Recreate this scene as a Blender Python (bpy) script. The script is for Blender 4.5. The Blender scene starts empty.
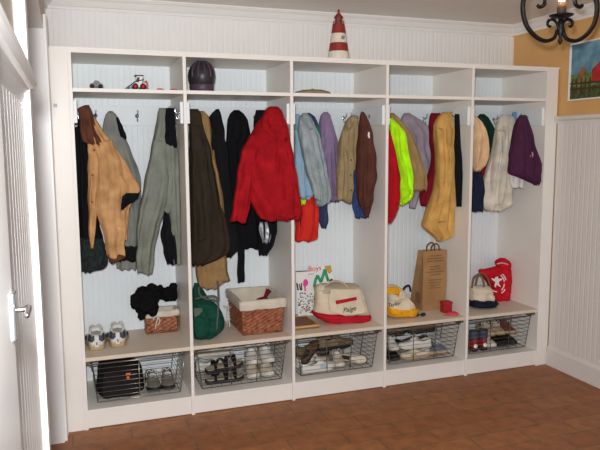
import bpy, bmesh, math, random
from mathutils import Vector, Matrix, noise
PI = math.pi
S = bpy.context.scene
COL = S.collection

# ---------------------------------------------------------------- camera
CAM = Vector((-.0234, -3.6422, 1.565))
YAW, PIT, ROL, FPX = math.radians(19.479), math.radians(6.968), math.radians(-.344), 647.72
FW = Vector((math.sin(YAW)*math.cos(PIT), math.cos(YAW)*math.cos(PIT), -math.sin(PIT)))
_r = FW.cross(Vector((0, 0, 1))).normalized(); _u = _r.cross(FW)
RT = math.cos(ROL)*_r + math.sin(ROL)*_u
UP = RT.cross(FW)
cd = bpy.data.cameras.new('camera'); cam = bpy.data.objects.new('camera', cd); COL.objects.link(cam)
cd.sensor_width = 36; cd.lens = FPX/600*36; cd.clip_start = .02
cam.matrix_world = Matrix(((RT.x, UP.x, -FW.x, CAM.x), (RT.y, UP.y, -FW.y, CAM.y), (RT.z, UP.z, -FW.z, CAM.z), (0, 0, 0, 1)))
S.camera = cam


def at(px, py, Y):
    """the world point seen at a photo pixel, at depth plane Y"""
    d = FW + RT*((px-300)/FPX) - UP*((py-225)/FPX)
    return CAM + d*((Y-CAM.y)/d.y)


def atx(px, py, X):
    d = FW + RT*((px-300)/FPX) - UP*((py-225)/FPX)
    return CAM + d*((X-CAM.x)/d.x)


# ---------------------------------------------------------------- materials
def lin(h):
    c = [int(h[i:i+2], 16)/255 for i in (0, 2, 4)]
    return tuple((v/12.92 if v <= .04045 else ((v+.055)/1.055)**2.4) for v in c)+(1,)


MATS = {}


def mat(name, hexc, rough=.6, var=.12, scale=25, bump=.15, bscale=None, metal=0, sheen=0, hex2=None, spec=.4):
    if name in MATS: return MATS[name]
    m = bpy.data.materials.new(name); m.use_nodes = True; MATS[name] = m
    nt = m.node_tree; N = nt.nodes; L = nt.links; b = N['Principled BSDF']
    b.inputs['Roughness'].default_value = rough; b.inputs['Metallic'].default_value = metal
    b.inputs['Specular IOR Level'].default_value = spec
    if sheen: b.inputs['Sheen Weight'].default_value = sheen
    c = lin(hexc); tc = N.new('ShaderNodeTexCoord')
    n = N.new('ShaderNodeTexNoise'); n.inputs['Scale'].default_value = scale; n.inputs['Detail'].default_value = 4
    L.new(tc.outputs['Object'], n.inputs['Vector'])
    cr = N.new('ShaderNodeValToRGB'); cr.color_ramp.elements[0].position = .3; cr.color_ramp.elements[1].position = .7
    c2 = lin(hex2) if hex2 else c
    cr.color_ramp.elements[0].color = tuple(max(0, v*(1-var)) for v in c[:3])+(1,)
    cr.color_ramp.elements[1].color = tuple(min(1, v*(1+var)) for v in c2[:3])+(1,)
    L.new(n.outputs['Fac'], cr.inputs['Fac']); L.new(cr.outputs['Color'], b.inputs['Base Color'])
    if bump:
        n2 = N.new('ShaderNodeTexNoise'); n2.inputs['Scale'].default_value = bscale or scale*4; n2.inputs['Detail'].default_value = 3
        L.new(tc.outputs['Object'], n2.inputs['Vector'])
        bp = N.new('ShaderNodeBump'); bp.inputs['Strength'].default_value = bump; bp.inputs['Distance'].default_value = .01
        L.new(n2.outputs['Fac'], bp.inputs['Height']); L.new(bp.outputs['Normal'], b.inputs['Normal'])
    return m


def cloth(name, hexc, hex2=None, var=.14, bump=.35):
    return mat('cloth '+name, hexc, .92, var, 14, bump, 55, 0, 0, hex2, .12)


def plain(name, hexc, rough=.5, metal=0, **k):
    return mat(name, hexc, rough, k.get('var', .03), k.get('scale', 8), k.get('bump', 0), None, metal, 0, None, k.get('spec', .4))


WHITE = plain('white painted wood', 'eae4dc', .42, var=.015)
TRIM = plain('white trim paint', 'e9e6e2', .35, var=.015)
BEADW = plain('neutral beadboard paint', 'e6e3e0', .45, var=.015)
BENCH = plain('bench top with warm bounce tint', 'd9c9b5', .5, var=.02)  # the cream is warm bounce light put into the seat colour
BEAD = plain('white beadboard paint', 'e3e8ea', .45, var=.015)
BEADR = plain('warm white wainscot paint', 'dcd6d0', .45, var=.015)
CEIL = plain('ceiling paint', 'e8e2db', .8, var=.015)
YELLOW = mat('yellow wall paint', 'd2a468', .75, .04, 6, .05, 90)
CREAM = plain('cream wall paint', 'd6cdc0', .8)
CHROME = plain('chrome', 'c8c8c8', .2, 1)
STEEL = plain('dark bronze wire', '6b5f52', .4, .4)
STEELB = plain('bright steel wire', 'a39d94', .3, .8)
BLACKMETAL = mat('wrought iron', '1d1a19', .45, .2, 40, .3, 120, .5)


def floor_material():
    m = bpy.data.materials.new('terracotta brick tile'); m.use_nodes = True
    nt = m.node_tree; N = nt.nodes; L = nt.links; b = N['Principled BSDF']
    tc = N.new('ShaderNodeTexCoord'); mp = N.new('ShaderNodeMapping')
    mp.inputs['Rotation'].default_value = (0, 0, math.radians(0)); mp.inputs['Location'].default_value = (.07, .03, 0)
    L.new(tc.outputs['Object'], mp.inputs['Vector'])
    n0 = N.new('ShaderNodeTexNoise'); n0.inputs['Scale'].default_value = 9
    L.new(mp.outputs['Vector'], n0.inputs['Vector'])
    add = N.new('ShaderNodeMix'); add.data_type = 'VECTOR'; add.inputs['Factor'].default_value = .012
    L.new(mp.outputs['Vector'], add.inputs['A']); L.new(n0.outputs['Color'], add.inputs['B'])
    br = N.new('ShaderNodeTexBrick'); br.offset = .5
    br.inputs['Scale'].default_value = 1; br.inputs['Brick Width'].default_value = .305; br.inputs['Row Height'].default_value = .152
    br.inputs['Mortar Size'].default_value = .0055; br.inputs['Mortar Smooth'].default_value = .6; br.inputs['Bias'].default_value = 0
    br.inputs['Color1'].default_value = lin('a26b42'); br.inputs['Color2'].default_value = lin('98603a'); br.inputs['Mortar'].default_value = lin('80603f')
    L.new(add.outputs['Result'], br.inputs['Vector'])
    n1 = N.new('ShaderNodeTexNoise'); n1.inputs['Scale'].default_value = 14; n1.inputs['Detail'].default_value = 6
    L.new(tc.outputs['Object'], n1.inputs['Vector'])
    cr = N.new('ShaderNodeValToRGB'); cr.color_ramp.elements[0].color = (.74, .72, .72, 1); cr.color_ramp.elements[1].color = (1.15, 1.12, 1.1, 1)
    cr.color_ramp.elements[0].position = .3; cr.color_ramp.elements[1].position = .7
    L.new(n1.outputs['Fac'], cr.inputs['Fac'])
    mx = N.new('ShaderNodeMix'); mx.data_type = 'RGBA'; mx.blend_type = 'MULTIPLY'; mx.inputs['Factor'].default_value = 1
    L.new(br.outputs['Color'], mx.inputs['A']); L.new(cr.outputs['Color'], mx.inputs['B']); L.new(mx.outputs['Result'], b.inputs['Base Color'])
    bp = N.new('ShaderNodeBump'); bp.inputs['Strength'].default_value = .5; bp.inputs['Distance'].default_value = .004; bp.invert = True
    L.new(br.outputs['Fac'], bp.inputs['Height']); L.new(bp.outputs['Normal'], b.inputs['Normal'])
    b.inputs['Roughness'].default_value = .5; b.inputs['Specular IOR Level'].default_value = .3
    return m


def plaid_material():
    m = bpy.data.materials.new('dark green plaid'); m.use_nodes = True
    nt = m.node_tree; N = nt.nodes; L = nt.links; b = N['Principled BSDF']; b.inputs['Roughness'].default_value = .95
    tc = N.new('ShaderNodeTexCoord'); ck = N.new('ShaderNodeTexChecker'); ck.inputs['Scale'].default_value = 30
    ck.inputs['Color1'].default_value = lin('16302a'); ck.inputs['Color2'].default_value = lin('24181f')
    L.new(tc.outputs['Object'], ck.inputs['Vector']); L.new(ck.outputs['Color'], b.inputs['Base Color'])
    return m


# ---------------------------------------------------------------- mesh helpers
class MB:
    def __init__(self): self.v = []; self.f = []; self.mi = []; self.cur = 0
    def add(self, vs, fs):
        o = len(self.v); self.v += [tuple(p) for p in vs]
        for f in fs: self.f.append([i+o for i in f]); self.mi.append(self.cur)
        return self
    def box(self, x0, x1, y0, y1, z0, z1):
        return self.add([(x0, y0, z0), (x1, y0, z0), (x1, y1, z0), (x0, y1, z0), (x0, y0, z1), (x1, y0, z1), (x1, y1, z1), (x0, y1, z1)],
                        [(3, 2, 1, 0), (4, 5, 6, 7), (0, 1, 5, 4), (1, 2, 6, 5), (2, 3, 7, 6), (3, 0, 4, 7)])
    def loft(self, rings, closed=True, caps=True):
        n = len(rings[0]); vs = [p for r in rings for p in r]; fs = []
        for i in range(len(rings)-1):
            for j in range(n if closed else n-1):
                k = (j+1) % n; fs.append((i*n+j, i*n+k, (i+1)*n+k, (i+1)*n+j))
        if caps: fs.append(tuple(range(n-1, -1, -1))); fs.append(tuple((len(rings)-1)*n+j for j in range(n)))
        return self.add(vs, fs)
    def tube(self, pts, r, n=8):
        pts = [Vector(p) for p in pts]; rs = r if isinstance(r, (list, tuple)) else [r]*len(pts)
        rings = []; pu = None
        for i, p in enumerate(pts):
            t = (pts[min(i+1, len(pts)-1)]-pts[max(i-1, 0)]).normalized()
            if pu is None:
                a = Vector((0, 0, 1)) if abs(t.z) < .9 else Vector((1, 0, 0)); pu = t.cross(a).normalized()
            else: pu = (pu - t*pu.dot(t)).normalized()
            w = t.cross(pu)
            rings.append([p+(pu*math.cos(2*PI*j/n)+w*math.sin(2*PI*j/n))*rs[i] for j in range(n)])
        return self.loft(rings)
    def lathe(self, prof, c=(0, 0, 0), n=24):
        rings = [[(c[0]+r*math.cos(2*PI*j/n), c[1]+r*math.sin(2*PI*j/n), c[2]+z) for j in range(n)] for r, z in prof]
        return self.loft(rings)
    def blob(self, c, r, seed=0, amp=.15, freq=3, sub=3):
        b = bmesh.new(); bmesh.ops.create_icosphere(b, subdivisions=sub, radius=1)
        off = Vector((seed*7.3, seed*3.1, seed*1.7)); vs = []
        for v in b.verts:
            d = 1+amp*noise.noise(v.co*freq/2+off)*1.6+amp*.4*noise.noise(v.co*freq*1.7+off)
            vs.append((c[0]+v.co.x*r[0]*d, c[1]+v.co.y*r[1]*d, c[2]+v.co.z*r[2]*d))
        fs = [[v.index for v in f.verts] for f in b.faces]; b.free()
        return self.add(vs, fs)
    def build(self, name, m, parent=None, smooth=True, bevel=0):
        me = bpy.data.meshes.new(name); o = Vector((0, 0, 0))
        me.from_pydata(self.v, [], self.f)
        for mm in (m if isinstance(m, (list, tuple)) else [m]): me.materials.append(mm)
        for p, i in zip(me.polygons, self.mi): p.use_smooth = smooth; p.material_index = i
        b = bmesh.new(); b.from_mesh(me); bmesh.ops.recalc_face_normals(b, faces=b.faces); b.to_mesh(me); b.free()
        ob = bpy.data.objects.new(name, me); COL.objects.link(ob)
        if parent:
            ob.parent = parent; ob.matrix_parent_inverse = Matrix.Translation(parent.location).inverted() if parent.type == 'EMPTY' else Matrix()
        if bevel:
            md = ob.modifiers.new('bevel', 'BEVEL'); md.width = bevel; md.segments = 2; md.limit_method = 'ANGLE'
        return ob


def tag(o, label, cat, group=None):
    o['label'] = label; o['category'] = cat
    if group: o['group'] = group
    return o


def thing(name, label, cat, loc, group=None):
    o = bpy.data.objects.new(name, None); o.empty_display_size = .1; COL.objects.link(o); o.location = loc
    return tag(o, label, cat, group)


def struct(o): o['kind'] = 'structure'; return o


def bez(pts, n=8):
    """smooth curve through points (Catmull-Rom)"""
    P = [Vector(p) for p in pts]; out = []
    for i in range(len(P)-1):
        a, b, c, d = P[max(i-1, 0)], P[i], P[i+1], P[min(i+2, len(P)-1)]
        for k in range(n):
            t = k/n; out.append(.5*((2*b)+(c-a)*t+(2*a-5*b+4*c-d)*t*t+(3*b-a-3*c+d)*t**3))
    out.append(P[-1]); return out


def text_mesh(body, size, m, name, parent, origin, xdir, ydir, depth=.0008, shear=0):
    cu = bpy.data.curves.new(name, 'FONT'); cu.body = body; cu.size = size; cu.extrude = depth; cu.shear = shear; cu.align_x = 'CENTER'
    tmp = bpy.data.objects.new('tmp', cu); COL.objects.link(tmp)
    dg = bpy.context.evaluated_depsgraph_get(); dg.update()
    me = bpy.data.meshes.new_from_object(tmp.evaluated_get(dg))
    bpy.data.objects.remove(tmp); bpy.data.curves.remove(cu)
    x = Vector(xdir).normalized(); y = Vector(ydir).normalized(); z = x.cross(y)
    M = Matrix(((x.x, y.x, z.x, origin[0]), (x.y, y.y, z.y, origin[1]), (x.z, y.z, z.z, origin[2]), (0, 0, 0, 1)))
    me.transform(M); me.materials.clear(); me.materials.append(m); me.name = name
    o = bpy.data.objects.new(name, me); COL.objects.link(o)
    if parent: o.parent = parent; o.matrix_parent_inverse = Matrix.Translation(parent.location).inverted() if parent.type == 'EMPTY' else Matrix()
    return o


# ---------------------------------------------------------------- dimensions (metres)
XK = [0, .5957, 1.2193, 1.8425, 2.4592, 3.05]
H, ZS, ZB, ZK, D = 2.0763, 1.8738, .4132, .1123, .498
T = .019
XR, XL, ZC = 3.152, -.115, 2.437

# ---------------------------------------------------------------- room
b = MB().box(-2.2, XR, -4.6, .6, -.03, 0); struct(b.build('floor', floor_material(), None, False))
b = MB().box(-2.2, XR+.1, -4.6, .6, ZC, ZC+.03); struct(b.build('ceiling', CEIL, None, False))


def bead_profile(a0, a1, pitch=.034, g=.004, d=.0015):
    """(coordinate, depth) pairs of tongue-and-groove beaded boards"""
    o = []; a = a0
    while a < a1-1e-6:
        e = min(a+pitch, a1)
        o += [(a, d), (a+g, d*.6), (a+g*1.6, 0), (e-g*1.6, 0), (e-g, d*.6)]; a = e
    o.append((a1, d)); return o


def beadboard(mb, axis, a0, a1, z0, z1, face, out, thick=.01, pitch=.034):
    """a board sheet whose grooves run vertically; axis is its run, face its front plane, out the direction it faces"""
    pr = bead_profile(a0, a1, pitch); vs = []; n = len(pr)
    for z in (z0, z1):
        for a, d in pr:
            q = face - out*d; vs.append((a, q, z) if axis == 'x' else (q, a, z))
    fs = [(i, i+1, n+i+1, n+i) for i in range(n-1)]
    mb.add(vs, fs)
    bk = face-out*thick
    e = [(a0, bk, z0), (a1, bk, z0), (a1, bk, z1), (a0, bk, z1)] if axis == 'x' else [(bk, a0, z0), (bk, a1, z0), (bk, a1, z1), (bk, a0, z1)]
    o = len(mb.v); mb.v += e; mb.f += [[o, o+1, o+2, o+3]]; mb.mi += [mb.cur]
    return mb


b = MB(); beadboard(b, 'x', -.25, XR+.02, 0, ZC, D+.012, -1, .05)
struct(b.build('wall_back', BEADW, None, False))
b = MB().box(XR, XR+.1, -4.6, .6, 0, ZC); struct(b.build('wall_right', YELLOW, None, False))
b = MB(); beadboard(b, 'y', -4.6, -.001, .14, 1.73, XR-.012, -1, .012, .042)
struct(b.build('trim_1', BEADR, None, False))                      # beaded wainscot on the yellow wall
# chair rail
cap = [(XR, 1.705), (XR-.016, 1.705), (XR-.02, 1.722), (XR-.034, 1.728), (XR-.04, 1.738), (XR-.04, 1.748), (XR-.034, 1.754), (XR, 1.754)]
b = MB().loft([[(x, y, z) for x, z in cap] for y in (-4.6, -.002)]); struct(b.build('trim_2', BEADR, None, False))
bb = [(XR, 0), (XR-.024, 0), (XR-.024, .118), (XR-.018, .13), (XR-.012, .142), (XR, .142)]
b = MB().loft([[(x, y, z) for x, z in bb] for y in (-4.6, -.002)]); struct(b.build('baseboard_right', BEADR, None, False))
# crown moulding
cp = [(0, 0), (.014, 0), (.018, .012), (.022, .02), (.03, .024), (.042, .04), (.058, .062), (.072, .07), (.078, .078), (.085, .082), (.085, .092), (0, .092)]
cp = [(p*.84, q*.76) for p, q in cp]; z0 = ZC-.07; yb = D+.012
b = MB()
b.loft([[(x, yb-p, z0+q) for p, q in cp] for x in (-.2, XR)])
struct(b.build('trim_3', TRIM, None, False))
b = MB().loft([[(XR-p, y, z0+q) for p, q in cp] for y in (-4.6, yb)]); struct(b.build('trim_4', TRIM, None, False))
b = MB().loft([[(XL+p, y, z0+q) for p, q in cp] for y in (-4.6, yb)]); struct(b.build('trim_5', TRIM, None, False))

# left wall: wainscoted near piece, doorway, jamb piece next to the lockers
b = MB().box(XL-.12, XL, -4.6, -2.13, 0, ZC); b.box(XL-.12, XL, -2.13, -.1, 2.165, ZC); b.box(XL-.12, XL, -.1, D+.01, 0, ZC)
struct(b.build('wall_left', CREAM, None, False))
b = MB(); beadboard(b, 'y', -4.6, -2.201, .14, 1.65, XL+.010, 1, .010, .05); struct(b.build('trim_6', TRIM, None, False))
capl = [(XL, 1.64), (XL+.008, 1.64), (XL+.010, 1.655), (XL+.016, 1.675), (XL+.022, 1.682), (XL+.030, 1.684), (XL+.036, 1.69), (XL+.038, 1.697), (XL+.036, 1.704), (XL+.030, 1.708), (XL, 1.71)]
b = MB().loft([[(x, y, z) for x, z in capl] for y in (-4.6, -2.20)]); struct(b.build('trim_7', TRIM, None, False))
b = MB().box(XL, XL+.0223, -2.20, -2.13, 0, ZC-.09); struct(b.build('trim_8', TRIM, None, False, .003))   # wide door casing
b = MB().box(XL-.12, XL, -.118, -.1, 0, 2.165); b.box(XL-.14, XL-.0, -2.13, -.118, 2.147, 2.165); struct(b.build('trim_9', TRIM, None, False))   # far jamb and head
cs = [(0, 0), (.012, 0), (.016, .01), (.01, .02), (.01, .06), (.018, .075), (.018, .09), (0, .09)]
b = MB().loft([[(XL+p, -.1+q, z) for p, q in cs] for z in (0, 2.22)]); struct(b.build('trim_10', TRIM, None, False))
b = MB().box(-2.2, -2.1, -4.6, .6, 0, ZC); struct(b.build('wall_beyond_doorway', CREAM, None, False))
b = MB().box(-2.1, XL-.12, -.02, .05, 0, ZC); struct(b.build('wall_doorway_return', CREAM, None, False))

# door leaf standing open against the near left wall
pd = atx(12, 320, -.088)
dr = MB().box(XL+.014, -.088, -4.3, pd.y+.02, .01, 2.03).build('door_1', TRIM, None, False, .002); struct(dr)
ph = atx(16.5, 320, -.084); q0, q1 = atx(14.5, 349, -.084), atx(14.5, 291, -.084)
MB().box(-.088, -.083, ph.y-.018, ph.y+.006, q0.z, q1.z).build('handle_plate', CHROME, dr, False, .002)
lv = atx(17, 318, -.08)
MB().tube(bez([(-.084, ph.y-.006, lv.z), (-.076, ph.y-.006, lv.z), (-.0715, ph.y-.004, lv.z+.002), (-.0705, ph.y-.014, lv.z+.002), (-.071, ph.y-.04, lv.z+.001)], 4), .0028).build('lever_handle', CHROME, dr)

# ---------------------------------------------------------------- built-in locker unit
LK = thing('mudroom_locker', 'long white built-in locker unit with five open bays along the beadboard wall', 'locker', (1.525, .25, 0))
MB().box(-.095, 3.15-.001, .004, D, H-.004, H+.006).build('top_panel', WHITE, LK, False)
for x in XK:
    n = 'side_panel' if x in (XK[0], XK[-1]) else 'divider'
    MB().box(x-T/2, x+T/2, 0, D, 0, H).build(n, WHITE, LK, False, .0012)
MB().box(-.098, -T/2, .006, .03, 0, H).build('filler_strip', WHITE, LK, False, .001)
MB().box(3.05+T/2, XR-.013, .006, .03, 0, H).build('filler_strip', WHITE, LK, False, .001)
for k in range(5):
    a, c = XK[k]+T/2, XK[k+1]-T/2
    MB().box(a, c, .002, D, H-.022, H-.004).build('head_board', WHITE, LK, False, .001)
    MB().box(a, c, .002, D, ZS-.02, ZS).build('shelf', WHITE, LK, False, .001)
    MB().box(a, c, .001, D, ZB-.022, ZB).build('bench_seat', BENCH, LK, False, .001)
    MB().box(a, c, .004, D, ZK-.018, ZK).build('bottom_board', WHITE, LK, False, .001)
    MB().box(a, c, .012, .03, .004, ZK-.018).build('kick_plate', WHITE, LK, False, .001)
    m = MB(); beadboard(m, 'x', a, c, ZK, H-.02, D-.012, -1, .012); m.build('back_panel', BEAD, LK, False)
    rails = {}
    rails['back'] = MB().box(a+.02, c-.02, D-.03, D-.0155, 1.692, 1.812).build('hook_rail', BEAD, LK, False, .002)
    rails['l'] = MB().box(a, a+.017, .018, D-.03, 1.692, 1.812).build('hook_rail', BEAD, LK, False, .002)
    rails['r'] = MB().box(c-.017, c, .018, D-.03, 1.692, 1.812).build('hook_rail', BEAD, LK, False, .002)
    def hook(px, py, dx, dy, rail, g=1):
        m = MB(); p = Vector((px, py, 1.752)); d = Vector((dx, dy, 0))*g
        m.tube([p, p+d*.004], [.013, .011], 12)
        m.tube(bez([p+d*.003, p+d*.03+Vector((0, 0, -.004)), p+d*.05+Vector((0, 0, .012)), p+d*.052+Vector((0, 0, .024))], 5), .0038)
        m.tube(bez([p+d*.003+Vector((0, 0, -.006)), p+d*.014+Vector((0, 0, -.034)), p+d*.03+Vector((0, 0, -.034)), p+d*.034+Vector((0, 0, -.02))], 5), .0034)
        m.blob(p+d*.052+Vector((0, 0, .026)), (.006,)*3, 1, 0, 1, 2)
        m.build('coat_hook', CHROME, rail)
    w = c-a
    for q in ((.22, .6, .86) if k else (.22, .64)): hook(a+w*q, D-.03, 0, -1, rails['back'])
    for y in (.2, .36): hook(a+.017, y, 1, 0, rails['l'])
    for y in ((.05, .36), (.1, .36), (.2, .38), (.12, .36), (.17, .38))[k]: hook(c-.017, y, -1, 0, rails['r'], .45 if k == 0 else 1)
    # basket runners under the bench
    for x0, x1 in ((a, a+.022), (c-.022, c)):
        MB().box(x0, x1, .03, .46, .3665, .384).build('basket_runner', STEEL, LK, False)
    # small shelf pegs in the upper cubby
    for q in (.94, .985) if k > 1 else ((.01,) if k == 0 else ()):
        p = a+w*q; MB().lathe([(.001, 0), (.008, .001), (.007, .03), (.003, .036)], (p, D-.05, ZS), 10).build('shelf_peg', TRIM, LK)
MB().box(-.088, -.07, .0, .006, 1.772, 1.79).build('latch', plain('grey catch', 'b9b2aa', .5), LK, False)


# ---------------------------------------------------------------- garments
def interp(rows, n):
    """resample pixel rows (y, left, right) smoothly"""
    ys = [r[0] for r in rows]; out = []
    for i in range(n):
        y = ys[0]+(ys[-1]-ys[0])*i/(n-1); k = 0
        while k < len(rows)-2 and y > ys[k+1]: k += 1
        t = (y-ys[k])/(ys[k+1]-ys[k])
        def cr(j):
            p0, p1, p2, p3 = rows[max(k-1, 0)][j], rows[k][j], rows[k+1][j], rows[min(k+2, len(rows)-1)][j]
            v = .5*(2*p1+(p2-p0)*t+(2*p0-5*p1+4*p2-p3)*t*t+(3*p1-p0-3*p2+p3)*t**3)
            lo, hi = min(p1, p2)-1, max(p1, p2)+1
            return min(max(v, lo), hi)
        out.append((y, cr(1), cr(2)))
    return out


def panel(rows, Y, th, fold=.25, nf=3, seed=0, bay=None, topt=.35, zmin=None, hem=.004, pw=.75):
    """cloth volume: horizontal cross-sections with folds that fan out from the top"""
    rnd = random.Random(seed*13+7); n = max(10, int((rows[-1][0]-rows[0][0])/1.6)); rr = interp(rows, n)
    ph = [rnd.uniform(0, 6.3) for _ in range(6)]; N = 44; rings = []
    YF = Y if callable(Y) else (lambda y_, Y=Y: Y)
    lo, hi = (-9, 9) if bay is None else (XK[bay]+T/2+.002, XK[bay+1]-T/2-.002)
    for i, (y, l, r) in enumerate(rr):
        Y = YF(y); a, c = at(l, y, Y), at(r, y, Y); t = i/(n-1)
        rl = .0185 if bay is not None and (a.z+c.z)/2 > 1.683 else 0
        x0, x1 = max(a.x, lo+rl), min(c.x, hi-rl)
        if x1-x0 < .006: m_ = (x0+x1)/2; x0, x1 = m_-.003, m_+.003
        x0 = max(x0, lo+rl); x1 = min(max(x1, x0+.006), hi-rl); x0 = min(x0, x1-.006)
        wob = .0025*noise.noise(Vector((seed*3.3, t*7, 0)))
        ed = min(.007, .09*(x1-x0))*min(1, t*5)
        if x0 > lo+rl+.006: x0 += ed*noise.noise(Vector((seed*2.1, t*(n*.11), 3.7)))*1.3
        if x1 < hi-rl-.006: x1 += ed*noise.noise(Vector((seed*1.7, t*(n*.11), 9.1)))*1.3
        hw = (x1-x0)/2; xc = (x0+x1)/2+wob*(0 if bay is not None and (x0 <= lo+.004 or x1 >= hi-.004) else 1); z = (a.z+c.z)/2; sl = (c.z-a.z)
        tt = min(1, t/.28); tk = th*(topt+(1-topt)*tt*(2-tt)); tk = min(tk, max(.012, hw*.95))
        e = min(t, 1-t)*n
        if t < .5 and e < 2: tk *= .55+.225*e
        if t > .5: tk *= 1-.25*max(0, (t-.75)/.25)
        ring = []
        for j in range(N):
            u = 2*PI*j/N; cx, sy = math.cos(u), math.sin(u)
            x = math.copysign(abs(cx)**pw, cx); s = math.copysign(abs(sy)**.62, sy)
            q = x*.5+.5
            am = fold*tk*min(1, t*2.4)
            f = am*(math.sin(2*PI*nf*q+ph[0]+1.3*math.sin(t*4+ph[1]))*.6+math.sin(2*PI*nf*2.3*q+ph[2]+2*t)*.25)
            f += .16*tk*noise.noise(Vector((q*3.5+seed, t*6, seed*1.9)))*2
            f += .10*tk*math.sin(t*22+ph[3]+3*q*math.sin(ph[4]))*noise.noise(Vector((q*2, t*3, seed+.5)))*2
            yy = Y+s*tk+f*(abs(s)**.5)*(1 if s < 0 else .4)
            zz = z+sl*x*.5
            if t > .9 and zmin is None: zz += (t-.9)*10*(.006*math.sin(2*PI*nf*.8*q+ph[5])+.004*noise.noise(Vector((q*5, seed, 2))))
            if zmin is not None: zz = max(zz, zmin)
            ring.append((xc+hw*x, yy, zz))
        rings.append(ring)
    # rounded hem
    last = rings[-1]; c = [sum(p[k] for p in last)/N for k in range(3)]
    rings.append([(c[0]+(p[0]-c[0])*.96, c[1]+(p[1]-c[1])*.7, p[2]+(hem if zmin is None else 0)) for p in last])
    return MB().loft(rings)


def garment(name, label, cat, Y, bay, parts, group='coats and jackets on the locker hooks'):
    """parts: (part name, material, rows, dy, thickness, folds, seed[, pw])"""
    r0 = parts[0][2]; p = at((r0[0][1]+r0[0][2])/2, r0[0][0], Y(r0[0][0]) if callable(Y) else Y)
    t = thing(name, label, cat, p, group); objs = []
    for i, q in enumerate(parts):
        nm, m, rows, dy, th, nf, sd = q[:7]
        o = panel(rows, (lambda y_, dy=dy: Y(y_)+dy) if callable(Y) else Y+dy, th, .62, nf, sd, bay, topt=q[7] if len(q) > 7 else .4).build(nm, m, t); objs.append(o)
    # hanging loop
    return t, objs


BLK = cloth('black', '17171a'); TAN = cloth('tan canvas', 'b8895a', 'c49768'); BRN = cloth('brown collar', '5e3a2b')
GRY = cloth('grey fleece', '85867f'); GGR = cloth('grey green fleece', '7f8277'); PLAID = plaid_material()
OLV = cloth('dark olive brown', '332b21'); TAN2 = cloth('light brown', '96764f'); RED = cloth('red', '98121b', 'a2161e')
DNM = cloth('light denim', '9cb6c6', '86a6bb'); DNG = cloth('grey denim', '8b979b', '9aa3a4'); NAV = cloth('navy', '3a4468'); GRN = cloth('green', '2f7a5c')
RED2 = cloth('coral red', 'cf3029'); NEO = cloth('neon yellow', 'b4f11e'); PUR = cloth('lavender fleece', '8d7896'); KHA = cloth('khaki', 'a08a66')
BRN2 = cloth('dark brown', '57342a'); BLU = cloth('blue', '33487c'); LIL = cloth('grey lilac', '9c8f9a'); MAR = cloth('maroon', '7c1626'); DRED = cloth('dark red', 'a81622')
YEL = cloth('golden tan', 'c99a55', 'd0a35e'); PCH = cloth('peach fleece', 'd9b48c'); DGR = cloth('dark green', '17352b'); NVY = cloth('dark navy', '22263a')
CRM = cloth('cream', 'cdc3b2', 'd6cdbd'); SKY = cloth('sky blue', '6f93be'); PLM = cloth('plum', '4b2740'); SIL = plain('silver reflective', '9a9ca0', .4, .3)
BLK2 = cloth('soft black', '141417'); BLK3 = cloth('charcoal black', '1b1a1c'); OLT = cloth('olive tan', 'a08459')
BTN = plain('brown button', '8a5a33', .4)


def buttons(parent, pts, Y, r=.007, m=BTN):
    for x, y in pts:
        p = at(x, y, Y); MB().tube([p, p+Vector((0, -.004, 0))], r, 10).build('button', m, parent)


# ---- first bay
garment('coat', 'black coat with dark green plaid hem hanging behind the tan canvas jacket', 'coat', .33, 0, [
    ('body', BLK, [(113, 75, 82), (120, 74, 88), (150, 74, 94), (190, 75, 98), (225, 76, 100), (245, 77, 104), (250, 77, 105)], 0, .05, 3, 1),
    ('plaid_hem', PLAID, [(238, 76.5, 103), (248, 77, 106), (262, 78, 108), (268, 78.5, 104), (272, 79, 92)], -.02, .05, 3, 2, .9)])
t, o = garment('jacket', 'tan canvas work jacket with brown corduroy collar at the left end', 'jacket', .16, 0, [
    ('body', TAN, [(113, 80, 92), (122, 83, 98), (135, 86, 106), (150, 88, 117), (165, 88, 126), (178, 88, 134), (188, 88, 139.5), (193, 88, 138), (199, 88, 128), (205, 88, 123)], 0, .05, 3, 3),
    ('front_placket', TAN, [(150, 88, 99), (190, 88, 100), (215, 88, 97), (235, 89, 95), (248, 90.5, 93)], -.01, .03, 1.5, 4, .8),
    ('sleeve', TAN, [(140, 99, 112), (165, 98, 122), (190, 97.5, 124), (215, 97, 125), (235, 102, 125), (250, 106, 125), (257, 108, 124.5)], -.028, .042, 1.4, 5, .7),
    ('cuff', BRN, [(254, 107.5, 124.5), (258, 108, 124.5), (262, 109, 118)], -.028, .036, 1, 6, .9),
    ('sleeve', TAN, [(196, 118, 134), (210, 119, 129), (225, 121, 128), (241, 122, 127)], .012, .03, 1, 7),
    ('lining', BLK2, [(193, 122, 139), (199, 121, 136), (205, 120.5, 128), (211, 120, 123)], -.03, .03, 1, 8, .9),
    ('collar', BRN, [(105, 85, 89), (108, 77.5, 90.5), (116, 79, 93), (128, 80, 97), (138, 82, 101), (142, 84, 103), (146, 97, 103.5)], -.03, .032, 1.5, 9, .6)])
buttons(t, [(94, 150), (92.5, 175), (92, 202)], .118)
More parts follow.
